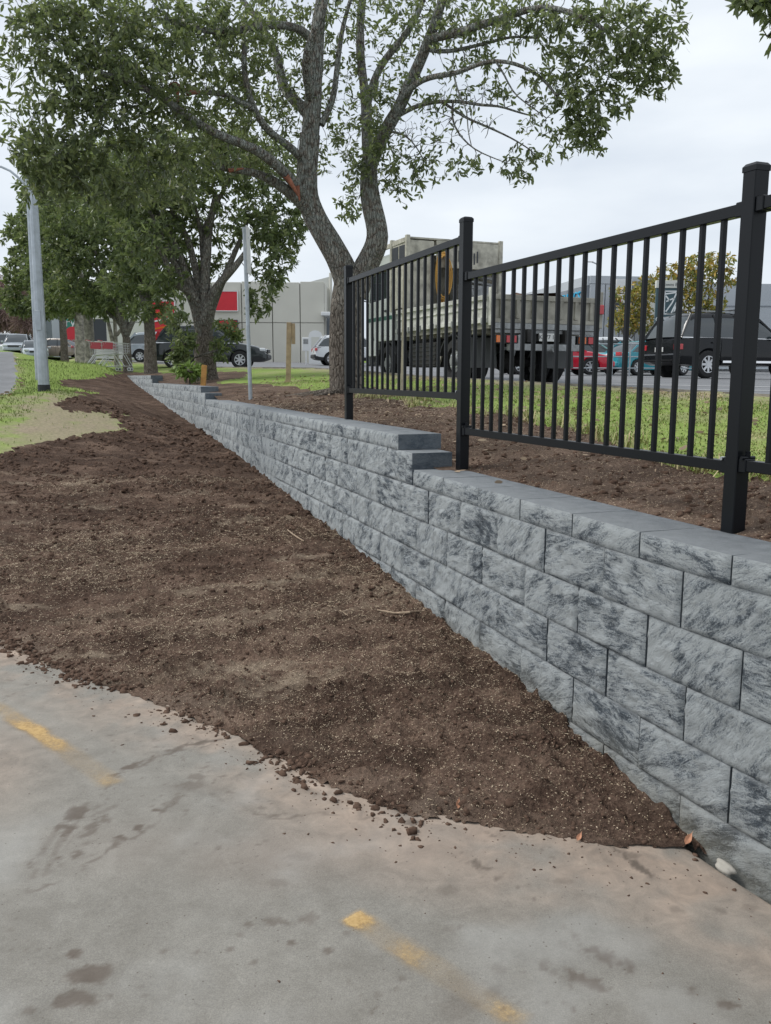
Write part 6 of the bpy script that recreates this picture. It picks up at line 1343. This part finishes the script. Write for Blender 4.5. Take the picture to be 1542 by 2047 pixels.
# seed husks
sv = np.array([(-1, 0, 0), (0, .34, .05), (1, 0, 0), (0, -.34, .05), (0, 0, .3)]); sf = np.array([(0, 1, 4), (1, 2, 4), (2, 3, 4), (3, 0, 4)])
def seed_density(X, Y):
    s = np.clip((fbm(X*.9, Y*1.6, 4, 41)-.42)*3.2+.35*(fbm(X*4, Y*7, 3, 43)-.4), 0, 1); s = np.clip(s+.35*np.exp(-((Y-3.9)/1.1)**2), 0, 1); return s
def kseed(X, Y):
    e = Y-concrete_edge_y(X); return inview(X, Y) & (X < Xw(Y)-.01) & (e > .03) & (rg.random(len(X)) < .14+1.1*seed_density(X, Y)*sstep(.02, .35, e))
P = scatter(330000, (-3.6, 1.25), (2.6, 9.5), [BS], kseed, 1)
n = len(P); P[:, 2] += .0015; S = .0036+.0028*rg.random(n); S *= np.clip(P[:, 1]/4.2, 1, 1.9)
V, F = instances_np(sv, sf, P, S, rg, .55); tag(mesh_np('grass_seed', V, F, M['seed'], None, dict(rnd=np.repeat(rg.random(n), 5))), 'pale grass seed husks sprinkled over the brown soil', 'seed', kind='stuff'); print('seeds', n)
def kb_(X, Y): off = X-Xw(Y)-.3; return (off > .02) & (off < 1.6) & (X/Y < .62)
P = scatter(150000, (-2.5, 3.2), (2.6, 12), [BB], kb_, 1)
if len(P):
    n = len(P); S = .004+.004*rg.random(n); S *= np.clip(P[:, 1]/5, 1, 2); V, F = instances_np(sv, sf, P, S, rg, .5)
    tag(mesh_np('grass_seed', V, F, M['seed'], None, dict(rnd=np.repeat(rg.random(n)*.8, 5))), 'tan seed and dry bits over the soil behind the wall cap', 'seed', kind='stuff'); print('bed seeds', n)
    P = scatter(9000, (-2.5, 3.2), (2.6, 14), [BB], kb_, 1); V, F = instances_np(jv, ico_f, P, .006+.014*rg.random(len(P))**2.5, rg, .75); tag(mesh_np('soil_clods', V, F, M['clod'], None, None, True), 'soil crumbs on the bed between the wall cap and the grass', 'soil', kind='stuff')
# grass blades
def blades(P, h0, h1, rg, tall=None, w=.0045, lean=.6):
    n = len(P); h = (h0+(h1-h0)*rg.random(n)**1.5)[:, None]*(1 if tall is None else tall[:, None]); a = rg.random(n)*2*math.pi; d = np.stack([np.cos(a), np.sin(a), 0*a], 1); s = np.stack([-np.sin(a), np.cos(a), 0*a], 1); ww = w*(.7+.7*rg.random((n, 1)))
    l = rg.random((n, 1))*lean; m = P+d*h*l*.35+np.array([0, 0, 1])*h*.6; t = P+d*h*l*1.1+np.array([0, 0, 1])*h*(1-.25*l)
    V = np.concatenate([P-s*ww, P+s*ww, m+s*ww*.8, m-s*ww*.8, t]); i = np.arange(n); F4 = np.stack([i, i+n, i+2*n, i+3*n], -1); F3 = np.stack([i+3*n, i+2*n, i+4*n], -1); return V, [F4, F3]
def kg(X, Y): off = X-Xw(Y)-.3; return (X < Xk(Y)-.2-.75*fbm(X*1.3, Y*1.3, 3, 431)) & (X/Y < .60) & (off > .4) & (rg.random(len(X)) < .35+.9*fbm(X*2.4, Y*2.4, 4, 401))
P = scatter(130000, (-3.2, 5.2), (3.6, 17), [BG], kg, 1); n = len(P); print('blades', n)
kd_ = P[:, 0]-(Xk(P[:, 1])-.15); tuft = fbm(P[:, 0]*3, P[:, 1]*3, 3, 411)
V, F = blades(P, .012, .034, rg, .6+.7*sstep(.4, .75, tuft), .0034, 2.2); rn = np.clip(.16+rg.random(n)*.66+.7*(fbm(P[:, 0]*1.7, P[:, 1]*1.7, 3, 415)-.35)+.28*(kd_ > -.6), 0, 1)
tag(mesh_np('grass_blades', V, F, M['blade'], None, dict(rnd=np.tile(rn, 5))), 'short mixed green and straw grass on the strip behind the fence', 'grass', kind='stuff')
# fringe of straw-like grass along the bed edge
def kf(X, Y): off = X-Xw(Y)-.3; ie = np.interp(Y, [0,2,3.5,5.2,7.6,10,13,16,20,25,40], [1.4,1.35,1.15,.95,1.25,1.45,1.5,.9,.7,.8,.0]); e = off+(fbm(X*2.3, Y*2.3, 4, 203)-.5)*.9-ie; return (e > -.06) & (e < .14) & (X/Y < .6)
P = scatter(90000, (-3, 3.6), (2.6, 12), [BB, BG], kf, 1); n = len(P); V, F = blades(P, .04, .11, rg, None, .0035, 1.8); tag(mesh_np('grass_blades', V, F, M['blade'], None, dict(rnd=np.tile(np.clip(.55+.5*rg.random(n), 0, 1), 5))), 'longer straw coloured grass fringe hanging over the bed edge', 'grass', kind='stuff'); print('fringe', n)
# left verge, near part
def kl(X, Y): tb_ = poly_in(X, Y, bare); return inview(X, Y, .02) & (~tb_ | (rg.random(len(X)) < .05)) & (X > np.interp(Y, RD[:, 0], RD[:, 1])+.05) & (rg.random(len(X)) < .3+.9*fbm(X*1.5, Y*1.5, 3, 421))
P = scatter(120000, (-16, -1.5), (8.0, 34), [BV], kl, 1); n = len(P); print('verge blades', n)
V, F = blades(P, .02, .05, rg, np.clip(P[:, 1]/14, .7, 1.8), .006, .8); V_w = None; rn = np.clip(rg.random(n)*.55+.12+.25*(fbm(P[:, 0]*.8, P[:, 1]*.8, 3, 425)-.4), 0, 1)
tag(mesh_np('grass_blades', V, F, M['blade'], None, dict(rnd=np.tile(rn, 5))), 'short mown green grass on the verge round the lamp post', 'grass', kind='stuff')
# individual fallen leaves
def fallen(px, py, label, s=.030, rz=0, tilt=.5, z=None):
    q = g2(px, py) if False else None
    d = ray(px, py); hit = None
    for B in (BS, BD, BV, BB, BG):
        h = B.ray_cast(Vector((0, 0, ZC)), Vector(d))
        if h[0] is not None and (hit is None or h[3] < hit[3]): hit = h
    p = hit[0] if hit else Vector(tuple(Vector((0, 0, ZC))+Vector(d)*((.03-ZC)/d[2]))); t = MB(); n = 7; V = []
    for i in range(n): f = i/(n-1); w_ = math.sin(math.pi*f**.85)*.34; V += [(-1+2*f, -w_, .25*w_+.12*(2*f-1)**2), (-1+2*f, 0, .12*(2*f-1)**2), (-1+2*f, w_, .25*w_+.12*(2*f-1)**2)]
    F = [(3*i+j, 3*i+j+1, 3*i+4+j, 3*i+3+j) for i in range(n-1) for j in range(2)]; t.add([(a_*s, b_*s, c_*s) for a_, b_, c_ in V], F); V3 = [(s*.95, -.001, s*.1), (s*1.35, 0, s*.16), (s*.95, .001, s*.1)]; t.add(V3, [(0, 1, 2)])
    o = t.build('fallen_leaf', M['orangeleaf'], None); o.location = p+Vector((0, 0, .006+s*tilt*.5)); o.rotation_euler = (tilt, -tilt*.6, rz); tag(o, label, 'leaf'); return o
fallen(918, 1613, 'small orange leaf standing up on the soil edge, leftmost of three fallen leaves', .026, R(80), .5)
fallen(1160, 1677, 'small pale orange leaf lying at the soil and concrete edge, middle of three', .024, R(60), .3)
fallen(1378, 1682, 'orange leaf propped in the corner where soil meets the wall', .032, R(50), .4)
# stone by the wall
d = ray(1472, 1747); h = BD.ray_cast(Vector((0, 0, ZC)), Vector(d)); p = h[0] if h[0] is not None else Vector((1.12, 2.62, 0))
bm = bmesh.new(); bmesh.ops.create_icosphere(bm, subdivisions=3, radius=1)
for v in bm.verts: n_ = v.co.normalized(); v.co = Vector((n_.x*.024, n_.y*.040, n_.z*.018))*(1+.14*math.sin(n_.x*4+n_.z*3)); v.co.z = max(v.co.z, -.012)
me = bpy.data.meshes.new('stone'); bm.to_mesh(me); bm.free(); me.materials.append(M['stone']); me.polygons.foreach_set('use_smooth', np.ones(len(me.polygons), dtype=bool)); o = link('stone', me); o.location = p+Vector((.0, 0, .016)); o.rotation_euler = (0, .1, R(20)); tag(o, 'pale rounded stone lying in the gap at the foot of the wall, bottom right', 'stone')
# twigs and straws on the soil
def twig(pts, r, label, m_=None):
    Q = []
    for px, py in pts:
        d = ray(px, py); h = BS.ray_cast(Vector((0, 0, ZC)), Vector(d)); 
        if h[0] is not None: Q.append(h[0]+Vector((0, 0, r*1.1)))
    if len(Q) < 2: return
    m = MB(); m.tube([tuple(q_) for q_ in Q], [r*.8]+[r]*(len(Q)-2)+[r*.6], 6); o = m.build('twig', m_ or M['seed_twig'], None); tag(o, label, 'twig')
M['seed_twig'] = mat('dry_twig', col=(.36, .27, .19), rough=.9, noise=(30, .7, 1.2))
twig([(576,1062),(586,1070),(598,1078),(608,1084)], .006, 'pale dry twig lying on the soil near the middle of the bed')
twig([(630,1206),(655,1212),(680,1222),(697,1232)], .004, 'thin pale twig on the soil in front of the cracked patch'); twig([(755,1222),(790,1228),(820,1226),(845,1224)], .007, 'brown root piece at the foot of the wall, middle of the bed')
twig([(1195,1700),(1215,1690),(1240,1672)], .0018, 'fine straw on the soil near the bottom corner of the bed'); twig([(534,958),(548,966),(560,972)], .012, 'short pale offcut lying against the foot of the wall, furthest away')
# leaf litter along the road edge
P = scatter(2600, (-18, -5), (12, 40), [BV], lambda X, Y: np.abs(X-np.interp(Y, RD[:, 0], RD[:, 1])-.1) < .28*rg.random(len(X))+.05)
if len(P):
    n = len(P); V, F, rn = leaves_np(P+np.array([0, 0, .02]), np.c_[rg.normal(size=(n, 2)), .2*rg.random(n)], .10, .05, rg, .1); tag(mesh_np('leaf_litter', V, F, M['seed'], None, dict(rnd=np.tile(rn*.7, 6))), 'dry brown leaf litter gathered along the road edge', 'litter', kind='stuff')
P = scatter(1500, (-2.5, 5), (4, 20), [BB, BG], lambda X, Y: (X < Xk(Y)-.1) & (X/Y < .6))
if len(P):
    n = len(P); V, F, rn = leaves_np(P+np.array([0, 0, .015]), np.c_[rg.normal(size=(n, 2)), .25*rg.random(n)], .06, .022, rg, .1); tag(mesh_np('leaf_litter', V, F, M['seed'], None, dict(rnd=np.tile(rn*.35, 6))), 'dry brown leaves scattered over the bed and grass under the forked tree', 'litter', kind='stuff')
